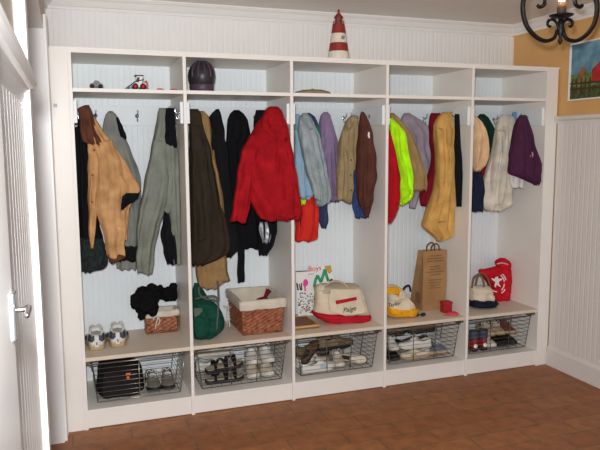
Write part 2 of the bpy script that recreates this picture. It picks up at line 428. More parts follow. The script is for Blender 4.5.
garment('jacket', 'grey fleece with black neck lining on the back hook beside the tan jacket', 'jacket', .395, 0, [
    ('body', GRY, [(111, 109, 113), (114, 106, 116), (120, 104, 120), (130, 102.5, 123), (145, 102, 129), (165, 106, 137), (185, 112, 141.5), (210, 115, 141), (240, 116, 139), (258, 116, 137), (269, 117, 136)], 0, .045, 3.5, 11),
    ('neck_lining', BLK, [(117, 116, 118), (124, 117, 121.5), (132, 119, 124.5), (137, 121, 126.5), (139, 124, 126)], -.045, .014, 1, 12, .8),
    ('waist_band', BLK3, [(246, 122, 138), (253, 121, 137.5), (261, 119, 137)], -.03, .03, 2, 13, .95)])
garment('jacket', 'grey green fleece with black collar lining at the right end of the first bay', 'jacket', .22, 0, [
    ('body', GGR, [(108, 159, 174), (113, 157.5, 175), (125, 156, 176), (140, 153, 177), (160, 150, 177.5), (185, 146, 180), (205, 150, 183), (212, 158, 184)], 0, .05, 3, 14),
    ('sleeve', GGR, [(140, 153, 165), (165, 148, 167), (185, 143, 167.5), (203, 140, 167), (215, 138, 164), (223, 137.5, 160), (240, 137, 156.5), (258, 136.5, 154.5), (273, 137, 153)], -.03, .045, 1.4, 15, .6),
    ('sleeve', GGR, [(146, 165, 177), (175, 166, 180), (205, 168, 183.5), (235, 171, 186), (264, 174, 185.5)], -.012, .045, 1.3, 16, .7),
    ('lining', BLK, [(203, 164, 169), (218, 163, 172), (235, 161.5, 175), (252, 163, 177), (264, 167, 177.5)], .0, .04, 2, 17, .9),
    ('collar_lining', BLK2, [(108, 166, 174), (120, 165, 175), (135, 165, 176), (143, 165, 177), (147, 170, 177)], -.05, .02, 1, 18, .8)])

# ---- second bay
t, o = garment('coat', 'long dark olive brown coat on the left side of the second bay', 'coat', .13, 1, [
    ('body', OLV, [(109, 189, 198), (113, 189, 200.5), (125, 189, 203), (150, 189, 210), (180, 189, 216), (205, 189, 221.5), (228, 189.5, 227), (245, 190, 230), (252, 190.5, 229), (258, 191, 219), (265, 192, 202)], 0, .06, 3, 21),
    ('sleeve', OLV, [(125, 190, 200), (160, 191, 206), (200, 192, 211), (240, 194, 212)], -.035, .04, 1.2, 22, .6)])
garment('coat', 'light brown long coat showing below the dark olive coat', 'coat', .26, 1, [
    ('body', TAN2, [(111, 197, 204), (116, 196, 208.5), (130, 196, 211), (150, 196, 212), (200, 196, 220), (250, 195.5, 224), (268, 195, 226), (279, 196, 229.5), (283, 197, 224), (288, 198, 217)], 0, .05, 3, 23),
    ('sleeve', TAN2, [(150, 208, 214), (200, 212, 223), (250, 213, 225), (270, 214.5, 227.5), (281, 217, 230)], -.015, .035, 1, 24, .7)])
garment('jacket', 'black jacket with pointed collar between the brown coat and the hooded one', 'jacket', .34, 1, [
    ('body', BLK3, [(109, 216.5, 219), (112, 213, 220), (117, 209, 221.5), (130, 208, 224), (160, 209, 228), (200, 212, 233), (230, 216, 237), (250, 221, 238), (257, 224, 232)], 0, .042, 3, 25),
    ('collar', BLK, [(109, 216, 219), (113, 212, 220.5), (122, 211, 222), (135, 215, 223)], -.025, .02, 1, 26)])
garment('jacket', 'rounded black hooded jacket with a dangling strap on the back hook', 'jacket', .40, 1, [
    ('body', BLK2, [(110, 234, 239), (113, 230.5, 243), (120, 227.5, 247.5), (135, 226, 249.5), (160, 226, 252), (200, 226, 257), (228, 230, 261), (242, 234, 263), (248, 238, 262)], 0, .042, 3, 27),
    ('hood', BLK, [(112, 232, 242), (120, 229, 246), (133, 229, 247), (142, 232, 245)], -.02, .03, 1.5, 28),
    ('strap', BLK, [(236, 237.5, 245), (255, 237.5, 244.5), (275, 237.5, 244.5), (283, 238, 244.5)], -.01, .008, .5, 29, .9)])
garment('jacket', 'black jacket with silver panel showing below the red coat', 'jacket', .30, 1, [
    ('body', BLK, [(110, 256, 266), (120, 254, 274), (150, 254, 284), (190, 256, 286), (212, 257, 286), (222, 258, 279), (235, 259, 275), (246, 259, 272), (255, 259.5, 267)], 0, .05, 3, 31),
    ('reflective_panel', SIL, [(222, 260, 268), (228, 259.5, 270), (236, 261, 270.5), (243, 263, 269)], -.042, .012, 2, 32, .8),
    ('grey_hem', plain('grey shell', '6c6f72', .7), [(212, 272, 287), (218, 273, 287), (224, 274, 286)], .01, .05, 1, 33, .9)])
t, o = garment('coat', 'bright red hooded coat on the right side of the second bay', 'coat', lambda y: .10-.17*max(0, min(1, (y-112)/38)), None, [
    ('body', RED, [(116, 262, 283), (124, 256, 286), (135, 250, 289), (150, 243, 292), (165, 240, 294.5), (180, 240, 297), (195, 245, 299), (207, 252, 300.5), (214, 256, 301), (220, 260, 299)], 0, .062, 3, 34),
    ('hood', RED, [(106.5, 269, 277), (109, 266, 280), (114, 263, 283), (122, 261, 286), (132, 263, 287.5), (140, 269, 286)], -.03, .045, 1.6, 35, .6),
    ('sleeve', RED, [(135, 250, 262), (150, 242, 260), (170, 238, 257), (190, 235.5, 253), (207, 233, 249), (222, 231, 245.5)], -.028, .04, 1.2, 36, .6),
    ('sleeve', RED, [(140, 280, 290), (160, 279, 294), (185, 278, 297.5), (205, 277, 300), (217, 277, 301)], -.03, .04, 1.2, 37, .6)])

# ---- third bay
garment('jacket', 'light blue denim jacket at the left end of the third bay', 'jacket', .20, 2, [
    ('body', DNM, [(114, 295.5, 299), (120, 294.5, 304), (150, 294, 310), (175, 295, 314), (186, 297, 314), (193, 299, 313.5), (199, 300, 310)], 0, .045, 2.5, 41),
    ('sleeve', DNM, [(130, 294, 303), (160, 295, 308), (185, 298, 312), (197, 300, 312)], -.025, .03, 1.2, 42, .7)])
t, o = garment('jacket', 'faded grey denim jacket with small pins in front of the light blue one', 'jacket', .11, 2, [
    ('body', DNG, [(113, 303, 307), (117, 299.5, 310.5), (125, 298, 314), (138, 299.5, 318.5), (157, 303, 323), (175, 307, 326.5), (188, 312, 329), (197, 315, 330), (203, 316, 328), (206, 316.5, 322)], 0, .045, 3, 43),
    ('sleeve', DNG, [(125, 300, 309), (145, 302, 313), (165, 306, 318), (188, 312, 322), (200, 315, 323)], -.026, .03, 1, 44, .6),
    ('collar', DNG, [(113, 303, 307), (118, 301, 311), (124, 302, 314), (130, 306, 315)], -.022, .028, 1, 45, .6)])
buttons(t, [(305.5, 134), (312, 158), (311, 176), (320, 170)], .055, .006, plain('pin badge', 'd8c9b4', .3, .4))
garment('jacket', 'navy jacket with green shoulder panel behind the grey denim', 'jacket', .36, 2, [
    ('body', NAV, [(113, 305, 310), (116, 303, 314), (122, 303, 317), (132, 304, 319.5), (150, 305, 320), (180, 308, 324), (200, 316, 327), (210, 317.5, 328), (220, 318.5, 328.5), (228, 321, 326)], 0, .045, 2, 46),
    ('shoulder_panel', GRN, [(125, 313, 318), (131, 312, 319.7), (140, 313, 320.2), (150, 314, 320.5)], -.03, .022, 1, 47, .9)])
garment('vest', 'coral red garment hanging lowest below the denim jackets', 'vest', .29, 2, [
    ('body', RED2, [(150, 298, 312), (180, 297, 314), (200, 296, 316.5), (215, 295.5, 317.5), (232, 295.3, 317.8), (239, 295.3, 317), (241, 296, 312)], 0, .045, 2, 48),
    ('pocket', BLK3, [(215, 299.6, 300.6), (222, 299.8, 301), (226, 300, 301)], -.044, .006, 1, 49, .9),
    ('neon_tab', NEO, [(197, 300, 306), (201, 300.5, 305.5), (205, 301, 304.5)], -.05, .012, 1, 50, .9)])
garment('jacket', 'lavender fleece hanging alone on the back wall of the third bay', 'jacket', .40, 2, [
    ('body', PUR, [(112, 323.5, 327.5), (115, 321, 330), (122, 319.5, 332), (140, 318.5, 336.5), (160, 318, 340), (180, 319, 340.5), (192, 321, 340), (199, 323, 339.5), (202, 331, 338)], 0, .045, 2.6, 51),
    ('sleeve', PUR, [(128, 327, 333.5), (150, 329, 338.5), (175, 331, 341), (196, 333, 340)], -.024, .03, 1, 52, .6)])
t, o = garment('jacket', 'khaki button jacket next to the dark brown one', 'jacket', .27, 2, [
    ('body', KHA, [(115, 352, 356), (118, 348, 357), (126, 344, 358), (140, 340, 358.5), (160, 338, 359), (185, 337.5, 359), (198, 338, 359), (203, 347, 358)], 0, .045, 3, 53),
    ('sleeve', KHA, [(130, 342, 349), (155, 338, 347), (180, 337, 345.5), (200, 338, 344.5)], -.024, .03, 1, 54, .6),
    ('collar', KHA, [(115, 352, 356), (119, 347.5, 357), (126, 345.5, 355), (130, 346.5, 350)], -.025, .028, 1, 55, .7)])
buttons(t, [(351, 160), (350.5, 175), (351, 190)], .186, .0055, plain('dull button', '6f5d42', .4))
garment('trousers', 'dark blue trousers peeking out under the brown jacket', 'trousers', .19, 2, [
    ('body', BLU, [(170, 354, 369), (190, 353, 371), (201, 352.5, 370.5), (210, 354, 370), (218, 355.5, 368)], 0, .025, 2.5, 56, .9)])
garment('jacket', 'dark brown jacket on the right side hook of the third bay', 'jacket', .11, 2, [
    ('body', BRN2, [(112, 361, 364), (115, 360.5, 366), (122, 360, 369), (135, 359, 371.5), (150, 358, 374), (165, 357.5, 376), (180, 357.5, 375), (198, 358, 372.5), (208, 361, 370.5), (217, 365, 368.5)], 0, .05, 2.2, 57),
    ('sleeve', BRN2, [(128, 365, 371), (150, 364, 374.5), (168, 364, 376.3), (190, 363.5, 374), (208, 364, 370.5)], -.028, .035, 1, 58, .6),
    ('tag', plain('white tag', 'e8e4dc', .5), [(132, 368, 369.6), (135, 368, 369.8), (139, 368.4, 369.8)], -.05, .004, 1, 59, .9)])

# ---- fourth bay
garment('jacket', 'dark red jacket mostly hidden behind the divider of the fourth bay', 'jacket', .09, 3, [
    ('body', DRED, [(130, 387, 390), (150, 387, 394.5), (175, 387, 399), (195, 387, 399), (208, 387, 397.5), (217, 387, 394.5), (223, 387, 391)], 0, .035, 1.6, 61)])
garment('jacket', 'neon yellow jacket on the left side of the fourth bay', 'jacket', .19, 3, [
    ('body', NEO, [(118, 389, 392), (124, 389.5, 398), (132, 390, 404), (145, 391, 406), (160, 393, 408), (175, 396.5, 410), (190, 398, 411.5), (198, 398, 410), (205, 398.5, 403)], 0, .045, 2, 62),
    ('cuff', NEO, [(188, 399, 411), (195, 398.5, 411), (203, 398.5, 404)], -.012, .04, 1, 63, .9)])
garment('jacket', 'olive tan jacket between the neon yellow and the grey lilac ones', 'jacket', .29, 3, [
    ('body', OLT, [(113, 390, 394), (117, 390, 398), (124, 390.5, 403), (135, 392, 411), (150, 396, 417.5), (168, 402, 422), (183, 408, 425.5), (190, 412, 425)], 0, .042, 2.4, 64),
    ('sleeve', OLT, [(130, 399, 408), (150, 404, 416), (170, 408, 421), (190, 412, 425)], -.022, .03, 1, 65, .6)])
garment('jacket', 'grey lilac fleece in the middle of the fourth bay', 'jacket', .385, 3, [
    ('body', LIL, [(113, 404.5, 409.5), (116, 402.5, 414), (121, 401, 421), (128, 401, 429), (135, 403, 432), (148, 407, 431.5), (160, 411, 434), (172, 414, 437), (180, 417, 436), (185, 421, 433)], 0, .045, 2.8, 66),
    ('sleeve', LIL, [(170, 411, 420), (185, 409.5, 419.5), (198, 408.5, 417.5), (208, 409.5, 415.5)], -.005, .03, 1, 67, .8)])
garment('jacket', 'maroon jacket tucked behind the golden tan coat', 'jacket', .30, 3, [
    ('body', MAR, [(113, 431, 440), (116, 430, 442), (125, 429.5, 442), (140, 430, 441), (160, 432, 441), (178, 428, 441), (190, 422, 440), (198, 420, 435), (206, 421, 427)], 0, .042, 2, 68)])
t, o = garment('coat', 'golden tan long coat with pointed hem above the paper bag', 'coat', .20, 3, [
    ('body', YEL, [(112, 443, 453), (116, 439, 454.5), (125, 435, 455), (135, 435, 455.5), (146, 436, 458), (160, 437, 457.5), (175, 437, 458), (190, 434.5, 459.5), (205, 429, 460.5), (218, 424, 461), (226, 421.5, 461.5), (231, 426, 462), (236, 432, 452), (241, 436.5, 440.5)], 0, .06, 3.2, 69),
    ('sleeve', YEL, [(128, 436, 444), (150, 437, 447), (175, 438, 449), (200, 437, 449), (222, 433, 447)], -.03, .035, 1, 70, .6)])
garment('coat', 'narrow black coat along the right panel of the fourth bay', 'coat', .09, 3, [
    ('body', BLK, [(114, 455, 459), (135, 455, 460), (160, 455.5, 461), (190, 456, 461.8), (206, 457, 461.8)], 0, .03, 1.6, 71)])

# ---- fifth bay
garment('jacket', 'peach fleece on the left side of the fifth bay', 'jacket', .13, 4, [
    ('body', PCH, [(117, 473, 477), (123, 473, 481), (133, 473, 484.5), (145, 473, 487), (155, 473, 487.5), (164, 473, 485.5), (171, 474, 480)], 0, .04, 1.6, 72)])
garment('jacket', 'dark navy garment below the peach fleece', 'jacket', .22, 4, [
    ('body', NVY, [(140, 472, 478), (165, 472, 480), (185, 472, 481.5), (205, 472, 481.5), (211, 472, 481)], 0, .04, 1.4, 73)])
garment('jacket', 'dark green jacket with red cuff behind the peach fleece', 'jacket', .33, 4, [
    ('body', DGR, [(114, 480, 484), (117, 478, 487), (125, 478, 490.5), (137, 479, 494.5), (150, 480, 494), (160, 480, 491), (168, 480, 488.5)], 0, .045, 1.8, 74),
    ('cuff', RED, [(163, 479.5, 490), (172, 479, 487.5), (184, 478.5, 485.5), (196, 478.5, 482.5)], -.006, .036, 1, 75, .9)])
t, o = garment('jacket', 'cream jacket in the middle of the fifth bay', 'jacket', .20, 4, [
    ('body', CRM, [(115, 502, 511), (118, 499, 513), (126, 497, 513), (140, 495.5, 511.5), (155, 492.5, 511), (170, 487.5, 511), (183, 483.5, 511.5), (195, 482, 512), (205, 482.5, 511.5), (211, 485, 498)], 0, .05, 3.4, 76),
    ('sleeve', CRM, [(130, 497, 506), (150, 495, 506), (175, 491, 504), (205, 489, 502)], -.026, .035, 1, 77, .6)])
garment('jacket', 'sky blue garment squeezed between the cream and plum jackets', 'jacket', .285, 4, [
    ('body', SKY, [(112, 513, 517), (116, 512, 519), (128, 510.5, 519), (142, 509, 516), (152, 508, 513)], 0, .025, 1.4, 78)])
garment('jacket', 'white garment hem showing below the plum jacket', 'jacket', .118, 4, [
    ('body', cloth('off white', 'd5d0ca'), [(155, 509, 521), (165, 509.5, 523), (180, 510, 523.5), (188, 511, 522.5)], 0, .018, 1.8, 79)])
t, o = garment('jacket', 'plum purple jacket flared on the right side hook of the fifth bay', 'jacket', .04, 4, [
    ('body', PLM, [(115, 520, 526), (119, 518, 527), (130, 515, 529), (145, 512, 532.5), (158, 510, 537), (167, 509.3, 539), (174, 509.5, 540), (177, 518, 540.3), (181, 527, 540.5), (185, 535, 540.3)], 0, .045, 3, 80),
    ('emblem', plain('pale emblem', 'b9a2b0', .6), [(152, 530.5, 532.5), (154, 530, 533), (156, 530, 533), (158, 531, 532.5)], -.048, .004, 1, 81, .9)])

# ---------------------------------------------------------------- wire baskets under the bench
LBL = ['wire pull-out basket holding a black backpack and grey trail sneakers', 'wire pull-out basket holding black sandals and piled cream sneakers',
       'wire pull-out basket holding brown hiking shoes and a dark-soled upturned shoe', 'wire pull-out basket with brown boots piled over white sneakers',
       'wire pull-out basket with red and navy boots at its left end']
BASK = []
for k in range(5):
    a, c = XK[k]+T/2+.026, XK[k+1]-T/2-.026
    y0, y1, zt, zb, ins = .045, .44, .358, .132, .03
    wm = STEELB if k == 0 else STEEL
    t = thing('wire_basket', LBL[k], 'basket', ((a+c)/2, (y0+y1)/2, zb), 'pull-out wire baskets under the bench')
    def P(u, v, h):                                   # u along x 0..1, v depth 0..1, h height 0..1
        i = ins*(1-h); return (a+i+(c-a-2*i)*u, y0+i*.4+(y1-y0-.8*i)*v, zb+(zt-zb)*h)
    m = MB(); q = [P(0, 0, 1), P(1, 0, 1), P(1, 1, 1), P(0, 1, 1)]
    for i in range(4): m.tube([q[i], q[(i+1) % 4]], .0038, 6)
    for s in (0, 1): m.box(min(a, a-.012) if s == 0 else c-.002, a+.002 if s == 0 else c+.012, y0, y1, zt-.004, zt+.004)
    m.build('rim', wm, t)
    m = MB(); R = .0014
    for h in [i/8 for i in range(8)]:
        q = [P(0, 0, h), P(1, 0, h), P(1, 1, h), P(0, 1, h)]
        for i in range(4): m.tube([q[i], q[(i+1) % 4]], R if h else .003, 5)
    for i in range(9):
        u = i/8; m.tube([P(u, 0, 0), P(u, 1, 0)], R, 5)
        m.tube([P(0, u, 0), P(1, u, 0)], R, 5)
    m.build('wire_mesh', wm, t)
    for u, v in [(u, 0) for u in ((0, .36, .68, 1) if k != 0 else (0, .5, 1))]+[(0, .5), (1, .5), (0, 1), (1, 1), (.5, 1)]:
        MB().tube([P(u, v, 1), P(u, v, 0)], .0026, 6).build('upright_wire', wm, t)
    BASK.append(t)

# ---------------------------------------------------------------- shoes
def lerp_tab(tab, t):
    for i in range(len(tab)-1):
        if t <= tab[i+1][0]:
            a, b = tab[i], tab[i+1]; q = (t-a[0])/(b[0]-a[0]); q = q*q*(3-2*q); return a[1]+(b[1]-a[1])*q
    return tab[-1][1]


WT = [(0, .46), (.04, .58), (.12, .70), (.3, .72), (.5, .82), (.68, 1), (.82, .94), (.93, .68), (.98, .42), (1, .25)]


def shoe(name, label, cat, upper, sole, lining, lace, accent, L=.27, Wd=.095, hi=0, group=None, knobby=False, heel=None):
    t = thing(name, label, cat, (0, 0, 0), group)
    rim = [(0, .074+hi), (.08, .08+hi), (.25, .062+hi), (.4, .074+hi), (.5, .066), (.7, .05), (.9, .04), (1, .03)]
    mid = [(0, .07+hi), (.05, .034), (.12, .03), (.36, .03), (.47, .082+hi*.8), (.55, .082), (.7, .062), (.85, .052), (.95, .042), (1, .03)]
    st = [0, .02, .05, .09, .14, .2, .27, .34, .4, .44, .48, .53, .6, .68, .76, .83, .89, .94, .975, 1]
    def spring(tt): return .012*max(0, (tt-.75)/.25)**2
    rings = []; NA = 15
    def pt(tt, a):
        w = Wd/2*lerp_tab(WT, tt)*.95; x = -L/2+L*tt; s = 1 if a >= 0 else -1; a = abs(a); zr, zm = lerp_tab(rim, tt), lerp_tab(mid, tt)
        op = tt < .45
        if a > .5:
            q = (a-.5)/.5; z = .02+(zr-.02)*(1-q); bul = w*(1+.05*math.sin(PI*q)-(.16 if not op else .1)*(1-q)**2)
            return (x, s*bul, z+spring(tt))
        q = a/.5
        y = w*(.84 if not op else .90)*q if not op else w*(.9*q if q > .85 else .72*q)
        z = zm+(zr-zm)*(q**2 if not op else q**4)
        return (x, s*y, z+spring(tt))
    for tt in st: rings.append([pt(tt, -1+2*j/(NA-1)) for j in range(NA)])
    mU = MB(); mU.loft(rings, True, True); mU.build('upper', upper, t)
    # lining lies inside the opening
    rl = []
    for tt in [.03, .06, .1, .2, .3, .4, .44]:
        rl.append([(lambda p: (p[0], p[1]*.97, p[2]+.0025))(pt(tt, -.42+.84*j/8)) for j in range(9)])
    MB().loft(rl, False, False).build('lining', lining, t)
    # sole
    out = [(-L/2-.003+(L+.007)*tt, Wd/2*lerp_tab(WT, tt)*1.04) for tt in st]
    loop = [(x, -w) for x, w in out]+[(x, w) for x, w in reversed(out)]
    def zz(x, z): tt = (x+L/2)/L; return z+spring(tt)+(.004*(1-min(1, tt*2.2)) if z > .01 else 0)
    rs = []
    for sc, z in ((.94, 0), (1, .004), (.99, .016), (1, .022), (.96, .026)):
        rs.append([(x*(.5+.5*sc), y*sc, zz(x, z)) for x, y in loop])
    MB().loft(rs).build('sole', sole, t)
    if knobby:
        m = MB()
        for i in range(9):
            x = -L*.44+i*L*.105; w = Wd/2*lerp_tab(WT, (x+L/2)/L)*.9
            for s in (-1, 0, 1): m.box(x-.009, x+.009, s*w*.62-.012, s*w*.62+.012, -.004+spring((x+L/2)/L), .001+spring((x+L/2)/L))
        m.build('tread', accent, t, False)
    # tongue and laces
    if lace:
        m = MB()
        m.loft([[(-L/2+L*tt, y*Wd*.22, lerp_tab(mid, tt)+dz+.003*(1-y*y)) for y in (-1, -.5, 0, .5, 1)] for tt, dz in ((.6, .001), (.52, .004), (.46, .012), (.41, .03), (.40, .034+.0))], False, False)
        tg = m.build('tongue', upper, t)
        sm = tg.modifiers.new('thick', 'SOLIDIFY'); sm.thickness = .005
        m = MB()
        for i, tt in enumerate((.49, .535, .58, .625)):
            z = lerp_tab(mid, tt)+.006; w = Wd*.24
            m.tube([(-L/2+L*tt-.004, -w, z-.008), (-L/2+L*tt, -w*.4, z), (-L/2+L*(tt+.02), w*.4, z), (-L/2+L*(tt+.03), w, z-.008)], .0028, 6)
        z = lerp_tab(mid, .48)+.012
        for s in (-1, 1): m.tube(bez([(-L*.02, 0, z), (-L*.04, s*.018, z+.014), (L*.0, s*.034, z-.002), (L*.05, s*.036, z-.024)], 5), .0024, 6)
        m.build('laces', lace, t)
    # side accent panels (both sides)
    if accent:
        for s in (-1, 1):
            r2 = []
            for tt in (.5, .55, .6, .66, .71):
                r2.append([(lambda p: (p[0], p[1]*1.02+s*.0012, p[2]+.0004))(pt(tt, s*(.98-.34*j/4))) for j in range(5)])
            o = MB().loft(r2, False, False).build('side_panel', accent, t); q = o.modifiers.new('t', 'SOLIDIFY'); q.thickness = .0018
    if heel:
        for s in (-1, 1):
            r2 = []
            for tt in (.0, .02, .05, .09, .14, .2, .26):
                r2.append([(lambda p: (p[0]-.0015, p[1]*1.02+s*.0012, p[2]))(pt(tt, s*(.80-.26*j/4))) for j in range(5)])
            o = MB().loft(r2, False, False).build('heel_panel', heel, t); q = o.modifiers.new('t', 'SOLIDIFY'); q.thickness = .0018
        xx = -L/2
        for s in (-1, 1):
            ys = [.012, .02, .027, .031]; zl = [.062, .054, .05, .05]; zh = [.07+hi*.8, .072+hi*.75, .068+hi*.7, .06+hi*.6]
            MB().loft([[(xx+dx, s*y, z) for y, z in list(zip(ys, zl))+list(zip(ys, zh))[::-1]] for dx in (-.004, .0)]).build('heel_panel', heel, t, False)
        m = MB()
        m.loft([[(xx-.0065, y, z) for y, z in ((-.010, .022), (.010, .022), (.008, .07+hi*.7), (-.008, .07+hi*.7))], [(xx-.001, y, z) for y, z in ((-.011, .022), (.011, .022), (.009, .073+hi*.7), (-.009, .073+hi*.7))]])
        m.build('heel_strip', upper, t, False)
        MB().box(xx-.0075, xx-.006, -.0028, .0028, .032, .05).build('heel_mark', BLK, t, False)
        MB().tube(bez([(xx+.004, -.008, .078+hi), (xx-.002, 0, .094+hi), (xx+.004, .008, .078+hi)], 6), .0025, 6).build('heel_loop', lining, t)
    return t


def place(t, loc, yaw=0, pitch=0, roll=0, sc=1):
    t.rotation_mode = 'XYZ'; t.location = loc; t.rotation_euler = (math.radians(roll), math.radians(pitch), math.radians(yaw)); t.scale = (sc,)*3
    return t


W_ = plain('white leather', 'dad7d0', .45, bump=.1, scale=30); CR_ = mat('cream leather', 'cfc4ae', .6, .12, 30, .15); TS = mat('tan rubber', 'b39b78', .7, .15, 30)
WS = plain('white rubber', 'cdcac2', .5); GS = mat('grey mesh', '8c8a84', .8, .2, 60, .3); DK = mat('dark rubber', '211f20', .6); NVP = mat('navy suede', '3d4050', .7)
GL = mat('grey lining', '8f8c86', .9); BL_ = mat('brown leather', '5b4330', .6, .25, 25, .3); BS = mat('taupe suede', '7b6a52', .85, .2, 40, .3); DL = mat('dark lining', '2c2725', .9)
LB = mat('pale blue mesh', '9fb0bd', .7); RDL = mat('red leather', '8e2028', .55); BEI = mat('beige suede', 'b7a183', .8, .15, 40); LC = plain('white laces', 'dcd8d0', .8); LCB = plain('brown laces', '6b5740', .8)
SG = 'shoes in the wire baskets'
zb_ = .136
# pair on the bench
p1 = shoe('sneaker', 'white sneaker with navy heel panels on the bench, nearer the left side panel', 'shoe', W_, TS, GL, LC, NVP, Wd=.128, hi=.022, L=.25, group='white and navy sneakers on the bench', heel=NVP)
p2 = shoe('sneaker', 'white sneaker with navy heel panels on the bench, nearer the small wicker basket', 'shoe', W_, TS, GL, LC, NVP, Wd=.128, hi=.022, L=.25, group='white and navy sneakers on the bench', heel=NVP)
q = at(95, 350, .11); place(p1, (q.x+.012, .11+.135, ZB+.001), 90, 0, 0, 1.0)
q = at(115.5, 347, .13); place(p2, (q.x+.022, .13+.135, ZB+.001), 87, 0, 0, 1.0)


CUR = [0]
def sb(dx, Y, dz, yaw, label, mats, **kw):             # dx is measured from the divider on the left of the bay
    nm = kw.pop('nm', 'sneaker'); sc = kw.pop('sc', .9); pitch = kw.pop('pitch', 0); roll = kw.pop('roll', 0)
    t = shoe(nm, label, 'shoe' if nm != 'boot' else 'boot', *mats, group=SG, **kw)
    return place(t, (XK[CUR[0]]+dx, Y, zb_+dz), yaw, pitch, roll, sc)


m1 = (mat('grey tan mesh', '77736a', .8, .2, 60, .3), DK, DL, LC, CR_)
sb(.385, .195, 0, -88, 'grey trail sneaker beside the black backpack in the first wire basket', m1)
sb(.475, .195, 0, -94, 'grey trail sneaker at the right end of the first wire basket', m1)
CUR[0] = 1
cr = (CR_, WS, GL, LC, None)
sb(.402, .19, 0, -93, 'cream sneaker next to the sandals at the bottom of the second wire basket', cr)
sb(.494, .19, 0, -90, 'cream sneaker at the bottom right of the second wire basket', (CR_, WS, DL, LC, BEI))
sb(.404, .19, .087, -96, 'white sneaker with blue panels on top of the pile in the second wire basket', (W_, WS, GL, LC, LB))
sb(.494, .195, .087, -86, 'plain white sneaker on top at the right of the second wire basket', (W_, WS, GL, LC, None))
sb(.205, .37, 0, 3, 'white sneaker with blue side panels behind the black sandals', (W_, WS, GL, LC, LB))
sb(.205, .37, .083, 184, 'cream sneaker resting on another behind the black sandals', (CR_, WS, GL, LC, None))
CUR[0] = 2
sb(.2, .105, 0, 6, 'white sneaker with blue stripe at the lower left of the third wire basket', (W_, WS, GL, LC, LB), sc=.86)
sb(.2, .215, 0, 4, 'cream sneaker behind the blue striped one in the third wire basket', cr, sc=.86)
sb(.165, .15, .10, 40, 'dark brown shoe standing on end at the left of the third wire basket', (BL_, DK, DL, LCB, None), pitch=-30, sc=.72)
sb(.365, .19, 0, -98, 'cream and taupe sneaker in the middle of the third wire basket', (CR_, WS, GL, LC, BS), sc=.86)
sb(.375, .24, .088, 10, 'brown hiking shoe on top of the pile in the third wire basket', (BS, DK, DL, LCB, BL_), hi=.02, sc=.98)
sb(.26, .37, 0, 4, 'brown hiking shoe lowest at the back of the third wire basket', (BS, DK, DL, LCB, BL_), hi=.02)
sb(.465, .13, .038, -40, 'taupe shoe tipped over showing its dark inside in the third wire basket', (CR_, DK, DL, LC, None), roll=72, sc=.66, knobby=True)
sb(.49, .31, 0, -92, 'white sneaker at the right end of the third wire basket', (W_, WS, GL, LC, BEI), sc=.78)
CUR[0] = 3
GB4 = mat('grey blue mesh', '7d8494', .8)
sb(.205, .30, .112, 8, 'taupe hiking boot on top at the left of the fourth wire basket', (BS, DK, DL, LCB, BL_), hi=.03, nm='boot', sc=.84)
sb(.425, .30, .112, 178, 'taupe hiking boot on top at the right of the fourth wire basket', (BS, DK, DL, LCB, BL_), hi=.03, nm='boot', sc=.84)
sb(.205, .385, 0, 2, 'black shoe buried at the back left of the fourth wire basket', (DK, DK, DL, None, None), sc=.86)
sb(.435, .385, 0, 182, 'dark brown shoe buried at the back of the fourth wire basket', (BL_, DK, DL, None, None), sc=.76)
sb(.128, .18, 0, -92, 'black shoe at the front left corner of the fourth wire basket', (BLK, DK, DL, None, None), sc=.84)
sb(.13, .17, .07, -96, 'white and grey sneaker on the black shoe in the fourth wire basket', (W_, WS, GL, LC, GS), sc=.76)
sb(.282, .115, .066, 174, 'white sneaker on top at the front of the fourth wire basket', (W_, WS, GL, LC, None), sc=.84)
sb(.278, .11, 0, 177, 'cream sneaker under the white one in the fourth wire basket', (CR_, TS, GL, LC, BEI), sc=.78)
sb(.412, .19, 0, -94, 'grey blue sneaker facing out in the right half of the fourth wire basket', (GB4, TS, DL, LC, BS), sc=.88)
sb(.497, .19, 0, -90, 'grey blue sneaker facing out at the right end of the fourth wire basket', (GB4, TS, DL, LC, BS), sc=.84)
CUR[0] = 4
RB = (RDL, DK, DL, None, NVP)
REFL = plain('reflective patch in flash white', 'fbfbfb', .15)  # near-white colour stands in for the flash glare off the heel patches
for dx, Y, lab in ((.122, .165, 'red and navy boot with reflective heel patch at the left of the fifth wire basket'), (.20, .165, 'second red and navy boot beside its twin in the fifth wire basket')):
    bt = sb(dx, Y, 0, 88, lab, RB, hi=.075, nm='boot', sc=.72)
    o = MB().loft([[(x, y, z) for x, y in [(-.095+.048*math.cos(2*PI*j/20), .043*math.sin(2*PI*j/20)) for j in range(20)]] for z in (.12, .125, .19, .2)]).build('ankle_cuff', NVP, bt); o.matrix_parent_inverse = Matrix()
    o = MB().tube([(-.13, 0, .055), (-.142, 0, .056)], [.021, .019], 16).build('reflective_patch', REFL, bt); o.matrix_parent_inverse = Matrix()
sb(.285, .19, 0, -92, 'white and grey sneaker at the bottom of the fifth wire basket', (W_, WS, GL, LC, GS), sc=.84)
sb(.371, .19, 0, -92, 'black shoe at the bottom beside the white one in the fifth wire basket', (BLK, DK, DL, None, None), sc=.84)
sb(.457, .19, 0, -90, 'black shoe at the bottom right of the fifth wire basket', (DK, DK, DL, None, None), sc=.84)
sb(.287, .2, .078, -98, 'beige sneaker on top beside the red boots in the fifth wire basket', (BEI, TS, DL, LC, CR_), sc=.84)
sb(.373, .2, .078, -98, 'beige sneaker on top in the middle of the fifth wire basket', (BEI, TS, DL, LC, CR_), sc=.84)
sb(.458, .2, .078, -94, 'reddish brown shoe on top at the right of the fifth basket pile', (mat('russet leather', '7a4336', .6), TS, DL, LCB, None), sc=.84)


